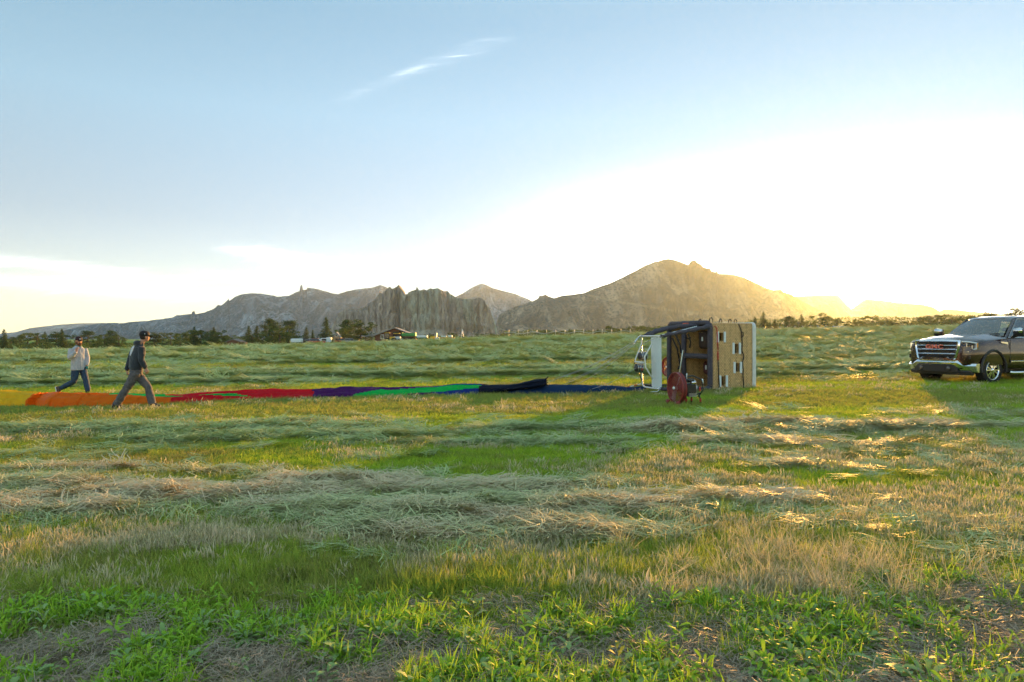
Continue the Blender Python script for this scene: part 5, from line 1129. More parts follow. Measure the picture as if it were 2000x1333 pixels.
# ------------------------------------------------------------------ inflation fans
def fan(loc, yaw, Rd, label, full=True):
    r = empty('inflation_fan', loc, yaw); cz = Rd+.03; m = mat('red_fan_guard', (.30, .035, .03), .5, nz=.1); T_ = .09
    for side in (-1, 1):
        mb = MB(); y = side*T_/2
        def circ(rad, n=36, bow=0): return [(rad*math.cos(2*math.pi*k/n), y-side*0+(-side if False else side)*bow, cz+rad*math.sin(2*math.pi*k/n)) for k in range(n+1)]
        k = 0; rad = .035
        while rad < Rd-.01: mb.tube(circ(rad, 30, .02*(1-rad/Rd)), .0030, 4, cap=False); rad += .0145
        for q in range(24):
            a = 2*math.pi*q/24; mb.tube([(.03*math.cos(a), y+side*.02, cz+.03*math.sin(a)), (Rd*math.cos(a), y, cz+Rd*math.sin(a))], .0028, 3)
        mb.build('guard_mesh', m, r)
        mb = MB(); mb.tube(circ(Rd, 40), .012, 8, cap=False); mb.build('guard_rim', m, r)
    mb = MB(); n = 40
    mb.loft([[(Rd*1.0*math.cos(2*math.pi*k/n), y, cz+Rd*math.sin(2*math.pi*k/n)) for k in range(n)] for y in (-T_/2, -T_/6, T_/6, T_/2)], cap=False); mb.build('shroud', mat('dark_red_shroud', (.16, .02, .018), .5), r)
    # two-bladed wooden propeller on its hub
    bm_ = mat('pale_propeller', (.62, .58, .54), .4, nz=.08)
    for s, an in ((1, R(58)), (-1, R(62))):
        mb = MB(); rings = []
        for i in range(9):
            q = i/8; rr = .03+(Rd-.06)*q; wd = (.025+.05*q**.8)*(1 if s < 0 else .45); tw = R(28-18*q); ring = []
            for (cx, cy) in ((-1, 0), (-.4, .18), (.4, .18), (1, 0), (.4, -.14), (-.4, -.14)):
                lx = cx*wd; ly = cy*.05; X_, Y_ = lx*math.cos(tw)-ly*math.sin(tw), lx*math.sin(tw)+ly*math.cos(tw)
                d = Vector((s*math.cos(an), 0, s*math.sin(an))); t = Vector((-s*math.sin(an), 0, s*math.cos(an)))
                ring.append(Vector((0, -.02, cz))+d*rr+t*X_+Vector((0, Y_, 0)))
            rings.append(ring)
        mb.loft(rings); mb.build('blade', bm_, r)
    mb = MB(); mb.tube([(0, -.10, cz), (0, -.085, cz), (0, .0, cz)], [.02, .035, .04], 12); mb.build('hub', M_TRIM, r)
    if not full: tag(r, label, 'fan'); return r
    # engine behind the shroud
    e = MB().box((0, .30, cz-.02), (.26, .26, .24), bev=.03).build('engine', mat('black_engine', (.02, .02, .022), .4, nz=.2), r)
    MB().tube([(-.07, .36, cz+.12), (.12, .36, cz+.12)], .06, 12).build('silencer', M_CHROME, e); MB().tube([(.0, .44, cz-.02), (0, .47, cz-.02)], .09, 14).build('recoil_starter', M_STEEL, e)
    MB().box((.05, .30, cz+.17), (.16, .18, .08), bev=.03).build('fuel_tank', mat('black_tank', (.03, .03, .03), .35), e)
    for q in range(5): MB().box((-.02, .33+.0*q, cz-.10-.022*q), (.30, .20, .008)).build('cooling_fin', M_STEEL, e)
    MB().tube([(.04, .22, cz+.2), (.05, .22, cz+.33)], .012, 6).build('lever', M_TRIM, e)
    hp = [(-.12, .12, cz+.22), (.0, .40, cz+.27), (.10, .58, cz+.18), (.10, .60, cz-.05), (.06, .50, cz-.2)]
    MB().tube(hp, .014, 8).build('handle_bar', M_DARKM, r); MB().tube([(.10, .58, cz+.20), (.10, .6, cz+.10)], .018, 8).build('grip', M_TRIM, r)
    MB().tube([(.05, .10, cz-.15), (.05, .45, cz-.16), (.05, .55, cz-.12)], .016, 8).build('frame_tube', M_DARKM, r); MB().tube([(-.1, .10, cz-.18), (-.1, .45, cz-.18)], .016, 8).build('frame_tube', M_DARKM, r)
    for (x, y, q) in ((-.1, .42, -1), (.1, .50, 1), (.02, .20, 0)):
        MB().tube([(x, y, cz-.15), (x+.02*q, y+.02, .12)], .016, 7).build('leg', M_DARKM, r); MB().tube([(x+.02*q, y+.02, .14), (x+.025*q, y+.02, .06)], .022, 7).build('leg_sleeve', M_ROPER, r); MB().tube([(x+.025*q, y+.02, .06), (x+.03*q, y+.02, -.02)], .02, 7).build('foot', M_BLACK, r)
    MB().box((.13, .50, cz-.02), (.03, .03, .10)).build('red_tag', M_ROPER, r); MB().box((.10, .46, .16), (.03, .03, .03)).build('yellow_tag', M_YEL, r)
    for x in (-.24, .22):
        MB().tube([(x, -.12, .05), (x, -.06, .05)], .055, 14).build('wheel', m, r)
    MB().tube([(.02, .05, cz+Rd*.95), (.0, .15, cz+Rd*.95+.52)], .011, 7).build('pull_pole', mat('pale_pole', (.65, .68, .55), .5), r)
    MB().tube([(.0, .15, cz+Rd*.95+.52), (.03, .16, cz+Rd*.95+.54), (.07, .16, cz+Rd*.95+.54)], .012, 6).build('pole_grip', M_DARKM, r)
    tag(r, label, 'fan'); return r
_p = gp(1322, 791); fan(_p, R(-74), .345, 'red wire-caged inflation fan with engine standing before the basket mouth')
_p = gp(1305, 744); _p.z = gzb(_p.x, _p.y)+.12; fan(_p, R(-66), .32, 'second red fan half hidden behind the basket mouth', full=False)
# ------------------------------------------------------------------ people
def remesh(mb, voxel, smooth=4, fold=0.0, fs=14, seed=0):
    me = mb.mesh('tmp'); o = bpy.data.objects.new('tmp', me); COL.objects.link(o)
    m1 = o.modifiers.new('r', 'REMESH'); m1.mode = 'VOXEL'; m1.voxel_size = voxel; m1.use_smooth_shade = True
    m2 = o.modifiers.new('s', 'SMOOTH'); m2.iterations = smooth; m2.factor = .5
    dg = bpy.context.evaluated_depsgraph_get(); ev = o.evaluated_get(dg); out = bpy.data.meshes.new_from_object(ev)
    bpy.data.objects.remove(o); bpy.data.meshes.remove(me)
    if fold:
        n = len(out.vertices); co = np.empty(n*3); out.vertices.foreach_get('co', co); co = co.reshape(-1, 3); no = np.empty(n*3); out.vertices.foreach_get('normal', no); no = no.reshape(-1, 3)
        d = ridged(co[:, 0]*fs+co[:, 1]*fs*.6+seed, co[:, 2]*fs*.8+co[:, 0]*fs*.5, 3, seed)-.55
        co = co+no*(d*fold)[:, None]; out.vertices.foreach_set('co', co.ravel()); out.update()
    out.polygons.foreach_set('use_smooth', [True]*len(out.polygons)); return out
def ring(c, hw, hd, phi, n=18, tilt=0.0, sq=2.4):
    f = Vector((math.cos(phi), math.sin(phi), 0)); w = Vector((-math.sin(phi), math.cos(phi), 0)); P = []
    for i in range(n):
        a = 2*math.pi*i/n; ca, sa = math.cos(a), math.sin(a); e = 2/sq
        P.append(Vector(c)+w*hw*math.copysign(abs(ca)**e, ca)+f*hd*math.copysign(abs(sa)**e, sa)+Vector((0, 0, tilt*sa*hd)))
    return P
def hand(mb, wrist, direction, palm_n, curl=.6, s=1.0, thumb=1):
    d = Vector(direction).normalized(); n = Vector(palm_n); n = (n-d*n.dot(d)).normalized(); sd_ = d.cross(n).normalized()*thumb; w = Vector(wrist)
    mb.loft([[w+d*t*s+sd_*(a*hw)*s+n*(b*hh)*s for a, b in ((-1, -.6), (0, -1), (1, -.6), (1, .6), (0, 1), (-1, .6))] for t, hw, hh in ((-.02, .026, .020), (.02, .034, .016), (.055, .041, .015), (.085, .040, .013))])
    for k, (off, L_) in enumerate(((.030, .072), (.010, .080), (-.011, .074), (-.031, .058))):
        p = w+d*.080*s+sd_*off*s; pts = [p-d*.01*s]; an = .15
        for i, fr in enumerate((.45, .30, .25)):
            an += curl*(.7+.1*k); pts.append(pts[-1]+(d*math.cos(an)+n*math.sin(an))*L_*fr*1.15*s)
        mb.tube(pts, [.0095*s, .009*s, .0082*s, .0065*s], 7)
    p = w+d*.025*s+sd_*.030*s; mb.tube([p, p+(sd_*.6+d*.7+n*.2).normalized()*.035*s, p+(sd_*.5+d*.9+n*.45).normalized()*.066*s], [.013*s, .0105*s, .008*s], 7)
def head(mb, c, yaw, pitch, s=1.0):
    M = Matrix.Rotation(yaw, 3, 'Z') @ Matrix.Rotation(pitch, 3, 'Y'); c = Vector(c)
    def L_(x, y, z): return c+M @ Vector((x, y, z))*s
    mb.sphere(L_(-.012, 0, .025), (.100*s, .077*s, .098*s), 18, 12, M); mb.sphere(L_(.022, 0, -.035), (.070*s, .060*s, .085*s), 16, 10, M)
    mb.sphere(L_(.055, 0, -.085), (.032*s, .036*s, .028*s), 10, 8, M); mb.tube([L_(.085, 0, .012), L_(.108, 0, -.022), L_(.098, 0, -.032)], [.010*s, .015*s, .012*s], 7)
    mb.sphere(L_(.080, 0, .022), (.018*s, .055*s, .012*s), 10, 6, M)
    for y in (-1, 1): mb.sphere(L_(-.005, y*.079, -.012), (.022*s, .010*s, .034*s), 8, 6, M); mb.sphere(L_(.055, y*.04, -.03), (.026*s, .022*s, .024*s), 8, 6, M)
    mb.tube([L_(.088, -.022, -.060), L_(.096, 0, -.057), L_(.088, .022, -.060)], .008*s, 6)
    return L_, M
def shoe(r, ankle, toe_dir, m, sole, pitch=0.0, s=1.0):
    a = Vector(ankle); d = Vector(toe_dir).normalized(); w = Vector((-d.y, d.x, 0)).normalized(); up = w.cross(d)*-1
    if up.z < 0 and abs(pitch) < .1: up = -up
    def L_(x, y, z): return a+d*x*s+w*y*s+up*z*s
    mb = MB(); rings = []
    for x, hw, z0, z1 in ((-.085, .020, -.085, -.015), (-.075, .034, -.088, .02), (-.03, .040, -.088, .055), (.03, .042, -.088, .05), (.08, .046, -.088, .005), (.13, .048, -.088, -.02), (.175, .040, -.088, -.035), (.195, .018, -.082, -.055)):
        rings.append([L_(x, hw*c, z0+(z1-z0)*q) for c, q in ((-.8, 0), (-1, .25), (-.95, .6), (-.5, .95), (0, 1), (.5, .95), (.95, .6), (1, .25), (.8, 0))])
    mb.loft(rings); sh = link('shoe', remesh(mb, .009, 3), m, r)
    mb = MB(); mb.loft([[L_(x, -hw, -.105), L_(x, -hw, -.078), L_(x, hw, -.078), L_(x, hw, -.105)] for x, hw in ((-.09, .028), (-.06, .042), (0, .044), (.08, .050), (.14, .050), (.185, .036), (.20, .018))], smooth=False); mb.build('sole', sole, sh)
M_SKIN = mat('skin', (.50, .26, .17), .55, nz=.08, nscale=20); M_EYE = mat('eye', (.02, .015, .012), .2)
def limb(mb, P, R_, n=12): 
    P2 = []; R2 = []
    for i in range(len(P)-1):
        a, b = Vector(P[i]), Vector(P[i+1])
        for k in range(4): q = k/4; P2.append(a.lerp(b, q)); R2.append(R_[i]*(1-q)+R_[i+1]*q+(.006*math.sin(math.pi*q)))
    P2.append(Vector(P[-1])); R2.append(R_[-1]); mb.tube(P2, R2, n)
def man_dark():
    o = gp(266.5, 798.5); r = empty('person', o); tag(r, 'man in a dark printed hoodie, black cap and grey jeans striding right, back turned', 'person')
    phi = R(50); W = Vector((-math.sin(phi), math.cos(phi), 0)); Fv = Vector((math.cos(phi), math.sin(phi), 0))
    pel = Vector((.0, 0, .90)); sh = Vector((.035, .02, 1.44)); hd = Vector((.165, .06, 1.675))
    Ls, Rs = sh+W*.19+Vector((-.0, 0, -.015)), sh-W*.19+Vector((0, 0, -.0))
    Le, Lw = Vector((-.235, .16, 1.12)), Vector((-.275, .10, .885)); Re, Rw = Vector((.195, -.14, 1.14)), Vector((.26, -.10, .945))
    Lh, Rh = pel+Vector((-.05, .06, -.05)), pel+Vector((.04, -.07, -.05))
    # trailing leg is the near one at image left; leading leg reaches right
    K1, A1 = Vector((-.19, -.09, .45)), Vector((-.40, -.12, .10)); K2, A2 = Vector((.235, .07, .50)), Vector((.345, .06, .10))
    b = MB(); b.loft([ring(pel, .15, .10, phi), ring(pel+Vector((0, 0, .15)), .14, .095, phi), ring(sh-Vector((0, 0, .15)), .165, .11, phi), ring(sh+Vector((0, 0, .0)), .15, .085, phi), ring(sh+Vector((.03, .01, .06)), .06, .06, phi)])
    limb(b, [sh+Vector((.03, .01, .03)), hd-Vector((.025, .01, .07))], [.058, .052])
    for s_, e_, w_ in ((Ls, Le, Lw), (Rs, Re, Rw)): limb(b, [s_, e_, w_], [.048, .036, .026])
    hand(b, Lw+Vector((-.002, 0, -.012)), Vector((.25, -.1, -1)), Vector((.6, .6, 0)), .75, .98, 1); hand(b, Rw+Vector((.012, 0, -.012)), Vector((.35, .05, -1)), Vector((-.5, .5, 0)), .6, .98, -1)
    for h_, k_, a_ in ((Rh, K1, A1), (Lh, K2, A2)): limb(b, [h_, k_, a_], [.085, .055, .036])
    L_, M = head(b, hd, R(48), R(4)); 
    link('body', remesh(b, .0075, 3), M_SKIN, r)
    for y in (-1, 1): MB().sphere(L_(.083, y*.032, .005), .010, 8, 6).build('eye', M_EYE, r)
    hair = MB(); hair.sphere(L_(-.035, 0, .0), (.078, .079, .078), 16, 10, M); link('hair', hair.mesh('hair'), mat('dark_hair', (.04, .025, .018), .8), r)
    # cap
    mc = mat('black_cap_cloth', (.018, .017, .02), .8, nz=.2, nscale=40); cp = MB(); rings = []
    for i, (z, k) in enumerate(((.010, 1.0), (.05, 1.03), (.080, 1.0), (.108, .85), (.128, .55), (.136, .2))):
        rings.append([L_(-.012+.108*k*math.cos(a), .086*k*math.sin(a), z) for a in [2*math.pi*j/20 for j in range(20)]])
    cp.loft(rings); cap = link('cap', cp.mesh('cap'), mc, r)
    MB().loft([[L_(.075+x, y, .040-.02*x/.08-.25*y*y*4) for y in (-.065, -.04, 0, .04, .065)]+[L_(.075+x, y, .034-.02*x/.08-.25*y*y*4) for y in (.065, .04, 0, -.04, -.065)] for x in (0, .04, .075)]).build('brim', mc, cap)
    MB().sphere(L_(-.012, 0, .128), .008, 8, 5).build('button', mc, cap); MB().box(L_(-.035, -.084, .06), (.02, .006, .014), m=M).build('cap_badge', M_TRIM, cap)
    # hoodie
    mj = mat('charcoal_fleece', (.030, .036, .048), .95, nz=.25, nscale=18, sheen=.3); j = MB()
    j.loft([ring(pel+Vector((-.005, 0, .02)), .165, .125, phi), ring(pel+Vector((-.005, 0, .07)), .185, .14, phi), ring(pel+Vector((0, 0, .2)), .185, .135, phi), ring(sh-Vector((.01, 0, .17)), .205, .145, phi), ring(sh-Vector((0, 0, .04)), .20, .12, phi), ring(sh+Vector((.02, 0, .035)), .13, .09, phi), ring(sh+Vector((.045, .02, .085)), .07, .07, phi)])
    for s_, e_, w_ in ((Ls, Le, Lw), (Rs, Re, Rw)): limb(j, [s_-Vector((0, 0, .01)), e_, w_+Vector((0, 0, .01))], [.078, .064, .050])
    j.loft([ring(sh+Vector((.02, 0, .05))-Fv*.03, .12, .085, phi), ring(sh+Vector((.03, 0, .11))-Fv*.055, .105, .065, phi), ring(sh+Vector((.045, 0, .145))-Fv*.05, .075, .045, phi)])
    jk = link('hoodie', remesh(j, .0095, 4, .016, 11, 3), mj, r)
    for w_, e_ in ((Lw, Le), (Rw, Re)):
        d = (w_-e_).normalized(); MB().tube([w_-d*.03, w_+d*.012], [.043, .036], 12).build('cuff', mj, jk)
    MB().loft([ring(pel+Vector((-.003, 0, .0)), .166, .126, phi), ring(pel+Vector((-.003, 0, .045)), .176, .133, phi)], cap=False).build('waistband', mj, jk)
    # printed emblem on the back: tall block of hand-drawn strokes like letters
    mp = mat('white_back_print', (.80, .80, .84), .8); dg = bpy.context.evaluated_depsgraph_get()
    from mathutils.bvhtree import BVHTree
    bv = BVHTree.FromPolygons([v.co.copy() for v in jk.data.vertices], [tuple(p.vertices) for p in jk.data.polygons])
    def on_back(zx, zy):
        # spot on the back seen at zoomed-photo coordinates
        p = Vector(((zx-1130)/555, -1, (1200-zy)/555)); h = bv.ray_cast(p, Vector((.0, 1, 0)))
        return h[0]-Vector((0, .004, 0)) if h[0] else None
    mb = MB()
    for st in ([(1072, 408), (1120, 395)], [(1070, 424), (1124, 410)], [(1078, 395), (1074, 432)], [(1098, 392), (1096, 430)], [(1118, 388), (1122, 425)],
               [(1066, 445), (1118, 432)], [(1070, 440), (1066, 470)], [(1090, 436), (1088, 466)], [(1112, 430), (1108, 462)], [(1066, 468), (1108, 458)],
               [(1062, 480), (1104, 472)], [(1068, 484), (1074, 512)], [(1094, 476), (1078, 515)], [(1066, 494), (1096, 490)], [(1080, 484), (1076, 506)]):
        P = []
        for i in range(6):
            q = i/5; p = on_back(st[0][0]*(1-q)+st[1][0]*q, st[0][1]*(1-q)+st[1][1]*q)
            if p: P.append(p)
        if len(P) > 1: mb.tube(P, .0125, 5)
    mb.build('back_print', mp, jk)
    # jeans
    mt = mat('grey_denim', (.115, .105, .11), .85, nz=.35, nscale=12); t = MB()
    t.loft([ring(pel+Vector((0, 0, .06)), .155, .115, phi), ring(pel+Vector((0, 0, -.02)), .165, .125, phi), ring(pel+Vector((-.005, 0, -.11)), .15, .12, phi)])
    for h_, k_, a_, rr in ((Rh, K1, A1, (.112, .082, .080)), (Lh, K2, A2, (.105, .080, .078))): limb(t, [h_, k_, a_+Vector((0, 0, .0))], rr)
    tr = link('jeans', remesh(t, .0095, 3, .020, 12, 9), mt, r)
    MB().box(pel+Vector((.03, -.128, -.06)), (.09, .008, .10), bev=.003).build('back_pocket', mt, tr)
    ms = mat('dark_brown_leather', (.045, .028, .022), .6, nz=.2); so = mat('dark_sole', (.03, .028, .026), .9)
    shoe(r, A1+Vector((0, 0, .008)), (1, .12, -.04), ms, so, s=1.0); shoe(r, A2+Vector((0, 0, .008)), (1, .10, .06), ms, so, s=1.0)
def man_grey():
    o = gp(152.6, 771.5); r = empty('person', o); tag(r, 'bearded man in a light grey fleece and blue jeans walking right behind the orange cloth', 'person')
    phi = R(-28); W = Vector((-math.sin(phi), math.cos(phi), 0)); Fv = Vector((math.cos(phi), math.sin(phi), 0))
    s = 1.0; pel = Vector((.02, 0, .84)); sh = Vector((-.005, 0, 1.37)); hd = Vector((.045, -.03, 1.60))
    Ls, Rs = sh+W*.185, sh-W*.185; Re, Rw = Vector((-.075, -.26, 1.10)), Vector((.115, -.27, 1.30)); Le, Lw = Vector((.16, .19, 1.10)), Vector((.20, .10, .86))
    Rh, Lh = pel+Vector((-.03, -.08, -.04)), pel+Vector((.06, .08, -.04)); K1, A1 = Vector((-.075, -.08, .40)), Vector((-.475, -.06, .20)); K2, A2 = Vector((.20, .06, .42)), Vector((.275, .05, .10))
    b = MB(); b.loft([ring(pel, .15, .10, phi), ring(pel+Vector((0, 0, .15)), .14, .095, phi), ring(sh-Vector((0, 0, .15)), .165, .11, phi), ring(sh, .15, .085, phi), ring(sh+Vector((.01, 0, .06)), .06, .06, phi)])
    limb(b, [sh+Vector((.01, 0, .03)), hd-Vector((.01, -.01, .07))], [.058, .052])
    for s_, e_, w_ in ((Ls, Le, Lw), (Rs, Re, Rw)): limb(b, [s_, e_, w_], [.048, .036, .026])
    hand(b, Rw+Vector((.008, 0, .01)), Vector((.25, -.1, 1)), Vector((.2, .9, .1)), .75, .98, 1); hand(b, Lw+Vector((.005, 0, -.012)), Vector((.25, -.1, -1)), Vector((-.5, -.6, 0)), .6, .98, 1)
    for h_, k_, a_ in ((Rh, K1, A1), (Lh, K2, A2)): limb(b, [h_, k_, a_], [.085, .055, .036])
    L_, M = head(b, hd, R(-38), R(6)); link('body', remesh(b, .0075, 3), M_SKIN, r)
    for y in (-1, 1): MB().sphere(L_(.083, y*.032, .005), .010, 8, 6).build('eye', M_EYE, r)
    mh = mat('brown_beard', (.13, .06, .03), .9, nz=.3, nscale=60); h = MB(); h.sphere(L_(-.045, 0, -.03), (.075, .084, .085), 16, 10, M)
    link('hair', h.mesh('hair'), mh, r); h = MB(); h.sphere(L_(.055, 0, -.098), (.050, .056, .045), 14, 10, M)
    for y in (-1, 1): h.sphere(L_(.025, y*.055, -.06), (.035, .02, .05), 10, 8, M)
    h.tube([L_(.090, -.035, -.072), L_(.103, 0, -.050), L_(.090, .035, -.072)], .011, 7); link('beard', remesh(h, .006, 2, .006, 60), mh, r)
    mc = mat('maroon_cap_cloth', (.035, .014, .016), .85, nz=.2, nscale=40); cp = MB(); rings = []
    for i, (z, k) in enumerate(((.030, 1.0), (.055, 1.0), (.085, .96), (.112, .82), (.132, .55), (.140, .2))): rings.append([L_(-.012+.110*k*math.cos(a), .090*k*math.sin(a), z) for a in [2*math.pi*j_/20 for j_ in range(20)]])
    cp.loft(rings); cap = link('cap', cp.mesh('cap'), mc, r)
    MB().loft([[L_(.075+x, y, .042-.02*x/.08-y*y) for y in (-.065, -.04, 0, .04, .065)]+[L_(.075+x, y, .036-.02*x/.08-y*y) for y in (.065, .04, 0, -.04, -.065)] for x in (0, .04, .075)]).build('brim', mc, cap)
    MB().box(L_(.093, 0, .072), (.012, .05, .022), m=M).build('cap_badge', M_TRIM, cap)
    mj = mat('light_grey_fleece', (.42, .45, .50), .95, nz=.12, nscale=20, sheen=.3); j = MB()
    j.loft([ring(pel+Vector((-.01, 0, -.10)), .20, .15, phi), ring(pel+Vector((-.01, 0, .0)), .195, .15, phi), ring(pel+Vector((-.01, 0, .2)), .19, .14, phi), ring(sh-Vector((.01, 0, .17)), .205, .145, phi), ring(sh-Vector((0, 0, .04)), .20, .12, phi), ring(sh+Vector((.01, 0, .035)), .13, .09, phi), ring(sh+Vector((.015, 0, .09)), .075, .075, phi)])
    for s_, e_, w_ in ((Ls, Le, Lw), (Rs, Re, Rw)): limb(j, [s_-Vector((0, 0, .01)), e_, w_-(w_-e_).normalized()*.01], [.080, .066, .050])
    jk = link('fleece_jacket', remesh(j, .0095, 4, .018, 10, 5), mj, r)
    MB().tube([Lw+Vector((.01, -.01, -.02)), Lw+Vector((.03, -.03, -.10))], [.05, .035], 8).build('glove', mat('teal_glove', (.03, .20, .19), .7), r)
    MB().loft([ring(sh+Vector((.012, 0, .05)), .088, .086, phi), ring(sh+Vector((.015, 0, .11)), .080, .080, phi)], cap=False).build('collar', mat('teal_collar', (.10, .22, .24), .9), jk)
    MB().tube([sh+Fv*.13-Vector((0, 0, .0)), pel+Fv*.155+Vector((0, 0, .1)), pel+Fv*.155-Vector((0, 0, .1))], .005, 5).build('zip', M_TRIM, jk)
    mt = mat('blue_denim', (.022, .055, .115), .8, nz=.4, nscale=12); t = MB(); t.loft([ring(pel+Vector((0, 0, .05)), .16, .12, phi), ring(pel+Vector((0, 0, -.03)), .165, .125, phi), ring(pel+Vector((.005, 0, -.11)), .15, .12, phi)])
    for h_, k_, a_, rr in ((Rh, K1, A1, (.110, .080, .062)), (Lh, K2, A2, (.105, .078, .072))): limb(t, [h_, k_, a_], rr)
    link('jeans', remesh(t, .0095, 3, .018, 12, 7), mt, r)
    ms = mat('brown_and_white_shoe', (.10, .06, .045), .6, nz=.3); so = mat('white_sole', (.75, .74, .70), .7)
    shoe(r, A1+Vector((-.03, 0, -.015)), (.28, 0, -1), ms, so, 1.0); shoe(r, A2+Vector((0, 0, .008)), (1, -.25, .0), ms, so)
man_dark(); man_grey()
# ------------------------------------------------------------------ pickup truck, +X towards its nose, +Y its left side
def sharp(o, deg=32): o.data.set_sharp_from_angle(angle=R(deg)); return o
def pickup():
    hd = R(202.5); p0 = Vector((px_x(1928, 20.4), 20.4, 0)); left = Vector((-math.sin(hd), math.cos(hd), 0)); org = p0-left*.86; org.z = gzb(p0.x, p0.y)-.045
    r = empty('pickup_truck', org, hd); r.scale = (1.04, 1.04, 1.045); tag(r, 'dark crew-cab pickup with a big chrome grille parked at the right edge', 'pickup truck')
    MP = mat('dark_metallic_paint', (.030, .008, .008), .2, metal=.2, coat=1.0, nz=.0); MC = mat('chrome', (.88, .88, .90), .16, metal=1.0); MPL = mat('black_plastic', (.025, .022, .022), .55, nz=.1); MT = mat('tyre', (.022, .021, .021), .85, nz=.2, nscale=30)
    MG = bpy.data.materials.new('window_glass'); MG.use_nodes = True; nt = MG.node_tree; nt.nodes.clear(); o_ = nt.nodes.new('ShaderNodeOutputMaterial'); tr = nt.nodes.new('ShaderNodeBsdfTransparent'); tr.inputs[0].default_value = (.90, .93, .90, 1)
    gl = nt.nodes.new('ShaderNodeBsdfGlossy'); gl.inputs['Roughness'].default_value = .03; fr = nt.nodes.new('ShaderNodeFresnel'); fr.inputs[0].default_value = 1.8; mx = nt.nodes.new('ShaderNodeMixShader')
    nt.links.new(mathn(nt, 'ADD', fr.outputs[0], .16), mx.inputs[0]); nt.links.new(tr.outputs[0], mx.inputs[1]); nt.links.new(gl.outputs[0], mx.inputs[2]); nt.links.new(mx.outputs[0], o_.inputs[0])
    def tab(x, T): a = np.array(T, float); return float(np.interp(-x, -a[:, 0], a[:, 1]))
    HW = [(.96, .76), (.93, .84), (.85, .92), (.7, .97), (.4, 1.0), (-.4, 1.01), (-4.6, 1.01), (-4.85, .99)]
    ZT = [(.96, 1.20), (.90, 1.27), (.7, 1.33), (.3, 1.38), (-.2, 1.425), (-.62, 1.45), (-.66, 1.36), (-3.2, 1.36), (-3.3, 1.40), (-4.85, 1.42)]
    ZS = [(.96, 1.14), (.85, 1.17), (.4, 1.25), (-.6, 1.31), (-3.2, 1.34), (-4.85, 1.36)]
    xs = [.96, .94, .90, .84, .76, .66, .54, .4, .25, .1, -.05, -.2, -.35, -.5, -.62, -.66, -.9, -1.3, -1.8, -2.3, -2.8, -3.2, -3.3, -3.5, -4, -4.5, -4.8, -4.85]
    rings = []
    for x in xs:
        w, zt, zs = tab(x, HW), tab(x, ZT), tab(x, ZS); cab = x < -.63
        half = [(0, .42), (.6, .42), (w-.10, .46), (w-.02, .56), (w, .78), (w+.005, .98), (w-.015, 1.08), (w-.01, 1.16 if zs > 1.18 else zs-.03), (w-.045, zs), (w-.11, min(zt, zs+.05)), (.52, zt-.012), (.48, zt+(.0 if cab else .012)), (.2, zt+.015), (0, zt+.018)]
        L_ = [(x, y, z) for y, z in half]; rings.append(L_+[(x, -y, z) for y, z in reversed(half[1:-1])])
    mb = MB(); mb.loft(rings); body = mb.build('body', MP, r)
    # cut the wheel arches
    for ax in (0.0, -3.72):
        for s in (-1, 1):
            c = MB(); c.tube([(ax, s*.58, .44), (ax, s*1.2, .44)], .525, 40); co = c.build('cut'); md = body.modifiers.new('b', 'BOOLEAN'); md.operation = 'DIFFERENCE'; md.solver = 'EXACT'; md.object = co
            dg = bpy.context.evaluated_depsgraph_get(); me = bpy.data.meshes.new_from_object(body.evaluated_get(dg)); body.modifiers.clear(); body.data = me; bpy.data.objects.remove(co)
    if not body.data.materials: body.data.materials.append(MP)
    body.data.name = 'body'; body.data.polygons.foreach_set('use_smooth', [True]*len(body.data.polygons)); sharp(body, 30)
    for ax in (0.0, -3.72):
        for s in (-1, 1):
            mb = MB(); rr = []
            for i in range(25):
                a = math.radians(-8+196*i/24); cx, cz = math.cos(a), math.sin(a)
                rr.append([(ax+q*cx, s*y, .44+q*cz*1.0) for q, y in ((.505, .96), (.505, 1.035), (.55, 1.045), (.575, 1.01))])
            mb.loft(rr, smooth=False); o = mb.build('wheel_arch_trim', MPL, r)
    # chassis
    MB().box((-1.9, 0, .38), (5.0, 1.0, .16)).build('chassis', MPL, r)
    # wheels
    def wheel(ax, s):
        w = empty('wheel', (ax, s*.86, .42)); w.parent = r; pr = [(.27, -.12), (.36, -.135), (.405, -.12), (.42, -.08), (.42, .08), (.405, .12), (.36, .135), (.27, .12)]
        mb = MB(); n = 44; mb.loft([[(q*math.cos(2*math.pi*k/n), y, q*math.sin(2*math.pi*k/n)) for q, y in pr] for k in range(n)]+[[(q, y, 0) for q, y in pr]], close=False, cap=False); mb.build('tyre', MT, w)
        mb = MB()
        for k in range(60):
            a = 2*math.pi*k/60; m_ = Matrix.Rotation(-a, 3, 'Y'); mb.box(m_ @ Vector((.421, .05*(1 if k % 2 else -1), 0)), (.014, .12, .022), m=m_)
        mb.build('tread', MT, w)['kind'] = 'stuff'
        yo = s*.10; MB().tube([(0, yo-s*.06, 0), (0, yo-s*.05, 0)], .265, 36).build('brake_disc', MPL, w)
        mb = MB(); mb.loft([[(q*math.cos(2*math.pi*k/n), y, q*math.sin(2*math.pi*k/n)) for q, y in ((.275, yo-s*.05), (.278, yo+s*.03), (.262, yo+s*.03), (.255, yo-s*.05))] for k in range(n)]+[[(q, y, 0) for q, y in ((.275, yo-s*.05), (.278, yo+s*.03), (.262, yo+s*.03), (.255, yo-s*.05))]], close=True, cap=False); mb.build('rim', MC, w)
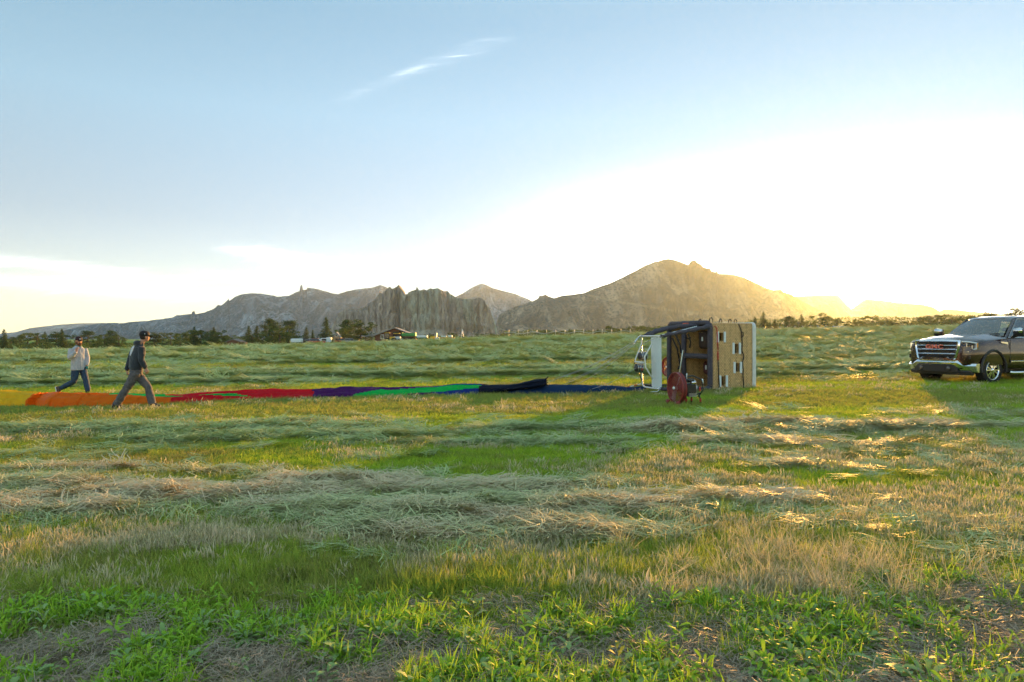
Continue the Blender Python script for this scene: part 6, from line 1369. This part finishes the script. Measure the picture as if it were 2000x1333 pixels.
        for k in range(6):
            a = 2*math.pi*k/6+.2; mb = MB()
            for da in (-.16, .16):
                d0 = Vector((math.cos(a+da*.3), 0, math.sin(a+da*.3))); d1 = Vector((math.cos(a+da*1.35), 0, math.sin(a+da*1.35))); t = Vector((-math.sin(a), 0, math.cos(a)))
                A, B = d0*.05, d1*.262; Y0, Y1 = Vector((0, yo+s*.02, 0)), Vector((0, yo+s*.01, 0)); q0, q1 = .019, .019
                mb.add([A-t*q0+Y0, A+t*q0+Y0, B+t*q1+Y1, B-t*q1+Y1, A-t*q0+Y0-Vector((0, s*.03, 0)), A+t*q0+Y0-Vector((0, s*.03, 0)), B+t*q1+Y1-Vector((0, s*.03, 0)), B-t*q1+Y1-Vector((0, s*.03, 0))], [(0, 1, 2, 3), (7, 6, 5, 4), (0, 4, 5, 1), (1, 5, 6, 2), (2, 6, 7, 3), (3, 7, 4, 0)])
            mb.build('spoke', MC, w)
        MB().tube([(0, yo, 0), (0, yo+s*.03, 0), (0, yo+s*.04, 0)], [.07, .06, .035], 20).build('hub_cap', MC, w)
    for ax in (0, -3.72):
        for s in (-1, 1): wheel(ax, s)
    # front face: recess, chrome surround, bars and the letters
    gx = .965
    def front_x(y): return gx+.035-.20*abs(y/1.0)**2.6
    MB().add([(front_x(y)-.0, y, z) for z in (.76, 1.24) for y in np.linspace(-.66, .66, 9)], [(i, i+1, i+10, i+9) for i in range(8)], True).build('grille_mesh', MPL, r)
    mb = MB()
    for z in np.arange(.79, 1.22, .03): mb.tube([(front_x(y)+.008, y, z) for y in np.linspace(-.63, .63, 9)], .006, 4)
    mb.build('grille_slats', MPL, r)['kind'] = 'stuff'
    op = [(-.70, 1.22), (-.66, 1.275), (-.5, 1.285), (0, 1.29), (.5, 1.285), (.66, 1.275), (.70, 1.22), (.68, 1.05), (.60, .76), (.55, .72), (.44, .72), (.36, .775), (0, .78), (-.36, .775), (-.44, .72), (-.55, .72), (-.60, .76), (-.68, 1.05)]
    ip = [(-.625, 1.19), (-.60, 1.225), (-.5, 1.232), (0, 1.235), (.5, 1.232), (.60, 1.225), (.625, 1.19), (.60, 1.05), (.545, .78), (.52, .752), (.46, .752), (.385, .805), (0, .81), (-.385, .805), (-.46, .752), (-.52, .752), (-.545, .78), (-.60, 1.05)]
    mb = MB(); n = len(op); mb.loft([[(front_x(y)-.02, y, z) for y, z in op], [(front_x(y)+.035, y, z) for y, z in [(a*.995, b) for a, b in op]], [(front_x(y)+.075, (y+y2)/2, (z+z2)/2) for (y, z), (y2, z2) in zip(op, ip)], [(front_x(y)+.04, y, z) for y, z in ip], [(front_x(y)-.02, y, z) for y, z in ip]], cap=False, smooth=False); sharp(mb.build('grille_surround', MC, r))
    for z, hw in ((1.135, .60), (1.02, .585), (.895, .56)):
        mb = MB(); mb.loft([[(front_x(y)+.015, y, z-.02), (front_x(y)+.060, y, z-.018), (front_x(y)+.056, y, z-.006), (front_x(y)+.018, y, z+.024)] for y in np.linspace(-hw, hw, 11)], smooth=False); mb.build('grille_bar', MC, r)
    cu = bpy.data.curves.new('letters', 'FONT'); cu.body = 'GMC'; cu.size = .18; cu.extrude = .012; cu.align_x = 'CENTER'; cu.align_y = 'CENTER'; cu.space_character = 1.15; cu.offset = .006
    to = bpy.data.objects.new('grille_letters', cu); COL.objects.link(to); dg = bpy.context.evaluated_depsgraph_get(); tm = bpy.data.meshes.new_from_object(to.evaluated_get(dg)); bpy.data.objects.remove(to)
    lo = link('grille_letters', tm, mat('red_chrome_letters', (.70, .22, .20), .25, metal=.7), r); lo.location = (gx+.10, 0, 1.08); lo.rotation_euler = (R(90), 0, R(90)); lo.scale = (1.25, .9, 1)
    # headlamps
    for s in (-1, 1):
        P = [(.70, 1.245), (1.0, 1.20), (1.0, 1.0), (.90, .95), (.70, .97)]
        def hx(y): return .96-.32*max(0, (y-.62)/.4)**1.6
        h = MB().loft([[(hx(y)+.012, s*y, z) for y, z in P], [(hx(y)-.05, s*y, z) for y, z in P]], smooth=False).build('headlight', mat('headlamp_dark', (.07, .06, .06), .15, coat=1), r)
        MB().tube([(hx(.72)+.02, s*.72, 1.235), (hx(.85)+.02, s*.85, 1.225), (hx(.985)+.02, s*.985, 1.19), (hx(.98)+.02, s*.98, 1.03), (hx(.86)+.02, s*.86, .985), (hx(.72)+.02, s*.72, .99)], .024, 6).build('running_light', mat('white_lamp', (.85, .87, .9), .2), h)
        for (y, z, w_) in ((.80, 1.13, .13), (.90, 1.07, .10)):
            MB().box((hx(y)+.022, s*y, z), (.02, w_*1.2, .12), bev=.02, rz=-s*.5).build('lens', mat('lamp_lens', (.65, .68, .72), .08, metal=.7), h)
        MB().box((hx(.985)+.012, s*1.0, 1.13), (.05, .012, .12), bev=.004, rz=0).build('side_marker', mat('amber_lens', (.85, .30, .02), .3), h)
        MB().box((hx(.78)+.0, s*.80, .955), (.03, .22, .015), rz=-s*.4).build('chrome_line', MC, h)
        # corner intake and lamp pocket under the headlamp
        MB().box((hx(.86)+.03, s*.86, .80), (.05, .16, .12), bev=.02, rz=-s*.55).build('corner_vent', MPL, r)
    # bumper
    def bx_(y): return 1.075-.30*abs(y/1.02)**2.8
    ys = np.linspace(-1.02, 1.02, 31); rg_ = []
    for y in ys:
        top = .70 if abs(y) < .62 else (.70-.09*min(1, (abs(y)-.62)/.16)); x = bx_(y); rg_.append([(x-.14, y, .36), (x-.07, y, .385), (x-.01, y, .50), (x+.012, y, top-.065), (x-.0, y, top-.035), (x-.04, y, top), (x-.16, y, top+.005)])
    sharp(MB().loft(rg_, close=True).build('bumper', MC, r), 14)
    ys = np.linspace(-.66, .66, 17); MB().loft([[(bx_(y)+.0, y, .35), (bx_(y)+.018, y, .37), (bx_(y)+.022, y, .56-.10*max(0, abs(y)-.52)/.14), (bx_(y)+.0, y, .60-.12*max(0, abs(y)-.52)/.14)] for y in ys], smooth=False).build('lower_intake', MPL, r)
    for s in (-1, 1):
        MB().tube([(bx_(.40)+.0, s*.42, .47), (bx_(.40)+.035, s*.42, .47)], [.075, .06], 16).build('fog_light', mat('fog_lens', (.12, .09, .08), .2, coat=1), r)
        MB().tube([(bx_(.40)+.03, s*.42+.08*math.cos(q*math.pi/6), .47+.075*math.sin(q*math.pi/6)) for q in range(13)], .01, 5, cap=False).build('tow_hook', MPL, r)
    MB().loft([[(bx_(y)-.14, y, .28), (bx_(y)-.03, y, .30), (bx_(y)-.01, y, .385), (bx_(y)-.14, y, .40)] for y in np.linspace(-.92, .92, 13)], smooth=False).build('air_dam', MPL, r)
    MB().box((bx_(0)+.03, 0, .63), (.012, .34, .02)).build('bumper_strip', MPL, r)
    # cab: pillars, roof, glass, seats
    def lerp(a, b, t): return tuple(a[i]*(1-t)+b[i]*t for i in range(3))
    roof = []
    for x, w, z in ((-1.38, .64, 1.905), (-1.50, .70, 1.955), (-1.8, .73, 1.985), (-2.4, .73, 1.99), (-2.9, .71, 1.965), (-3.05, .66, 1.93)):
        roof.append([(x, -w-.02, z-.065), (x, -w+.02, z-.02), (x, -w*.7, z+.012), (x, 0, z+.02), (x, w*.7, z+.012), (x, w-.02, z-.02), (x, w+.02, z-.065), (x, 0, z-.045)])
    sharp(MB().loft(roof).build('roof', MP, r), 30)
    def panel(name, quad, m, th, inward, parent=r): return MB().prism(quad, Vector(inward)*th).build(name, m, parent)
    for s in (-1, 1):
        def pil(name, a, b, wa, wb, m=MP):
            mb = MB(); mb.loft([[(c[0]-w, c[1]-s*.03, c[2]), (c[0]+w, c[1]-s*.03, c[2]), (c[0]+w, c[1]+s*.015, c[2]), (c[0]-w, c[1]+s*.015, c[2])] for c, w in ((a, wa), (lerp(a, b, .5), (wa+wb)/2), (b, wb))], smooth=False); return mb.build(name, m, r)
        pil('front_pillar', (-.66, s*.93, 1.30), (-1.42, s*.70, 1.90), .075, .055); pil('middle_pillar', (-1.98, s*.955, 1.30), (-2.05, s*.735, 1.93), .06, .045, MPL); pil('rear_pillar', (-3.10, s*.95, 1.30), (-2.98, s*.70, 1.92), .13, .10)
        for (a, b, c, d) in (((-.72, s*.945, 1.34), (-1.95, s*.955, 1.34), (-2.0, s*.745, 1.90), (-1.47, s*.725, 1.895)), ((-2.03, s*.955, 1.34), (-3.0, s*.95, 1.35), (-2.92, s*.735, 1.88), (-2.09, s*.745, 1.90))):
            panel('side_window', [a, b, c, d], MG, .006, (0, -s, 0))
            MB().tube([Vector(q)+Vector((0, s*.012, 0)) for q in (d, a, b, c, d)], .011, 5).build('window_trim', MC, r)
        # doors: shut lines, handles, lower chrome, step
        for x0, x1 in ((-.72, -1.98), (-2.02, -3.05)):
            for q in (x0, x1): MB().box((q, s*1.012, .93), (.010, .012, .72)).build('door_gap', MPL, r)
            hx_ = x1+.16; MB().tube([(hx_-.10, s*1.02, 1.20), (hx_-.08, s*1.055, 1.21), (hx_+.08, s*1.055, 1.21), (hx_+.10, s*1.02, 1.20)], .018, 7).build('door_handle', MC, r)
            MB().box(((x0+x1)/2, s*1.022, .66), (abs(x1-x0)-.08, .014, .035), bev=.005).build('side_strip', MC, r)
        MB().tube([(-.62, s*1.06, .36), (-.7, s*1.10, .34), (-3.0, s*1.10, .34), (-3.1, s*1.06, .36)], .045, 8).build('side_step', MC, r)
        # fender badge and mirror
        MB().loft([[(-.60, s*1.015, 1.15), (-.60, s*1.03, 1.15), (-.60, s*1.03, 1.21), (-.60, s*1.015, 1.21)], [(-.30, s*1.012, 1.20), (-.30, s*1.025, 1.20), (-.30, s*1.025, 1.23), (-.30, s*1.012, 1.23)]], smooth=False).build('fender_badge', MC, r)
        mb = MB(); mb.tube([(-.86, s*.96, 1.36), (-.84, s*1.10, 1.38), (-.83, s*1.16, 1.42)], [.035, .03, .03], 7); arm = mb.build('mirror', MPL, r)
        MB().loft([[(x, s*(1.07+.13*q-(.0)), 1.40) if False else (x, s*y, z) for y, z in ((1.06, 1.39), (1.30, 1.38), (1.33, 1.46), (1.31, 1.60), (1.24, 1.63), (1.08, 1.60))] for x, q in ((-.87, 0), (-.80, 1), (-.76, 1))]).build('mirror_shell', MPL, arm)
        MB().loft([[(x, s*y, z) for y, z in ((1.07, 1.49), (1.32, 1.48), (1.31, 1.605), (1.24, 1.635), (1.08, 1.605))] for x in (-.80, -.745)]).build('mirror_cap', MC, arm)
        MB().box((-.875, s*1.19, 1.51), (.006, .20, .17)).build('mirror_glass', M_CHROME, arm)
    # windscreen, rear screen
    def screen(name, xb, xt, zb, zt, wb, wt, bow):
        V = []; n = 11
        for j in range(6):
            t = j/5
            for i in range(n):
                q = -1+2*i/(n-1); V.append((xb*(1-t)+xt*t+bow*(1-q*q), q*(wb*(1-t)+wt*t), zb*(1-t)+zt*t+.02*math.sin(math.pi*t)))
        return MB().add(V, [(j*n+i, j*n+i+1, (j+1)*n+i+1, (j+1)*n+i) for j in range(5) for i in range(n-1)], True).build(name, MG, r)
    screen('windscreen', -.66, -1.40, 1.40, 1.90, .86, .64, .10); screen('rear_window', -3.16, -3.03, 1.36, 1.90, .84, .62, -.03)
    MB().box((-.62, 0, 1.405), (.16, 1.5, .03), bev=.01).build('cowl', MPL, r)
    for y in (-.45, .25): MB().tube([(-.60, y, 1.43), (-.66, y+.25, 1.45), (-.70, y+.48, 1.47)], .010, 5).build('wiper', MPL, r)
    MI = mat('interior_fabric', (.05, .042, .04), .8, nz=.1)
    MB().loft([[(-.75, -.8, 1.36), (-.75, .8, 1.36), (-.75, .8, 1.42), (-.75, -.8, 1.42)], [(-1.15, -.8, 1.30), (-1.15, .8, 1.30), (-1.15, .8, 1.43), (-1.15, -.8, 1.43)]], smooth=False).build('dashboard', MI, r)
    for x in (-1.95, -2.8):
        for y in (-.40, .40):
            st = MB().box((x, y, 1.36), (.14, .46, .30), bev=.06).build('seat', MI, r); MB().box((x-.02, y, 1.60), (.10, .22, .14), bev=.04).build('headrest', MI, st)
    MB().tube([(-1.28+.06*math.sin(q*math.pi/8), .40+.18*math.cos(q*math.pi/8), 1.45+.16*math.sin(q*math.pi/8)) for q in range(17)], .014, 6, cap=False).build('steering_wheel', MPL, r)
    MB().box((-1.48, 0, 1.80), (.03, .22, .07), bev=.01).build('rear_view_mirror', MPL, r); MB().loft([[(-2.7, -.02, 2.0), (-2.7, .02, 2.0), (-2.7, 0, 2.01)], [(-2.9, -.03, 1.99), (-2.9, .03, 1.99), (-2.9, 0, 2.05)]], smooth=False).build('roof_antenna', MP, r)
    # load bed
    MB().box((-4.05, 0, 1.425), (1.45, 1.5, .02)).build('bed_floor', MPL, r)
    MB().box((-4.92, 0, .58), (.14, 1.9, .2), bev=.03).build('rear_bumper', MC, r)
    for s in (-1, 1): MB().box((-4.87, s*.93, 1.15), (.06, .14, .40), bev=.02).build('tail_light', mat('red_lens', (.4, .02, .02), .3), r)
pickup()
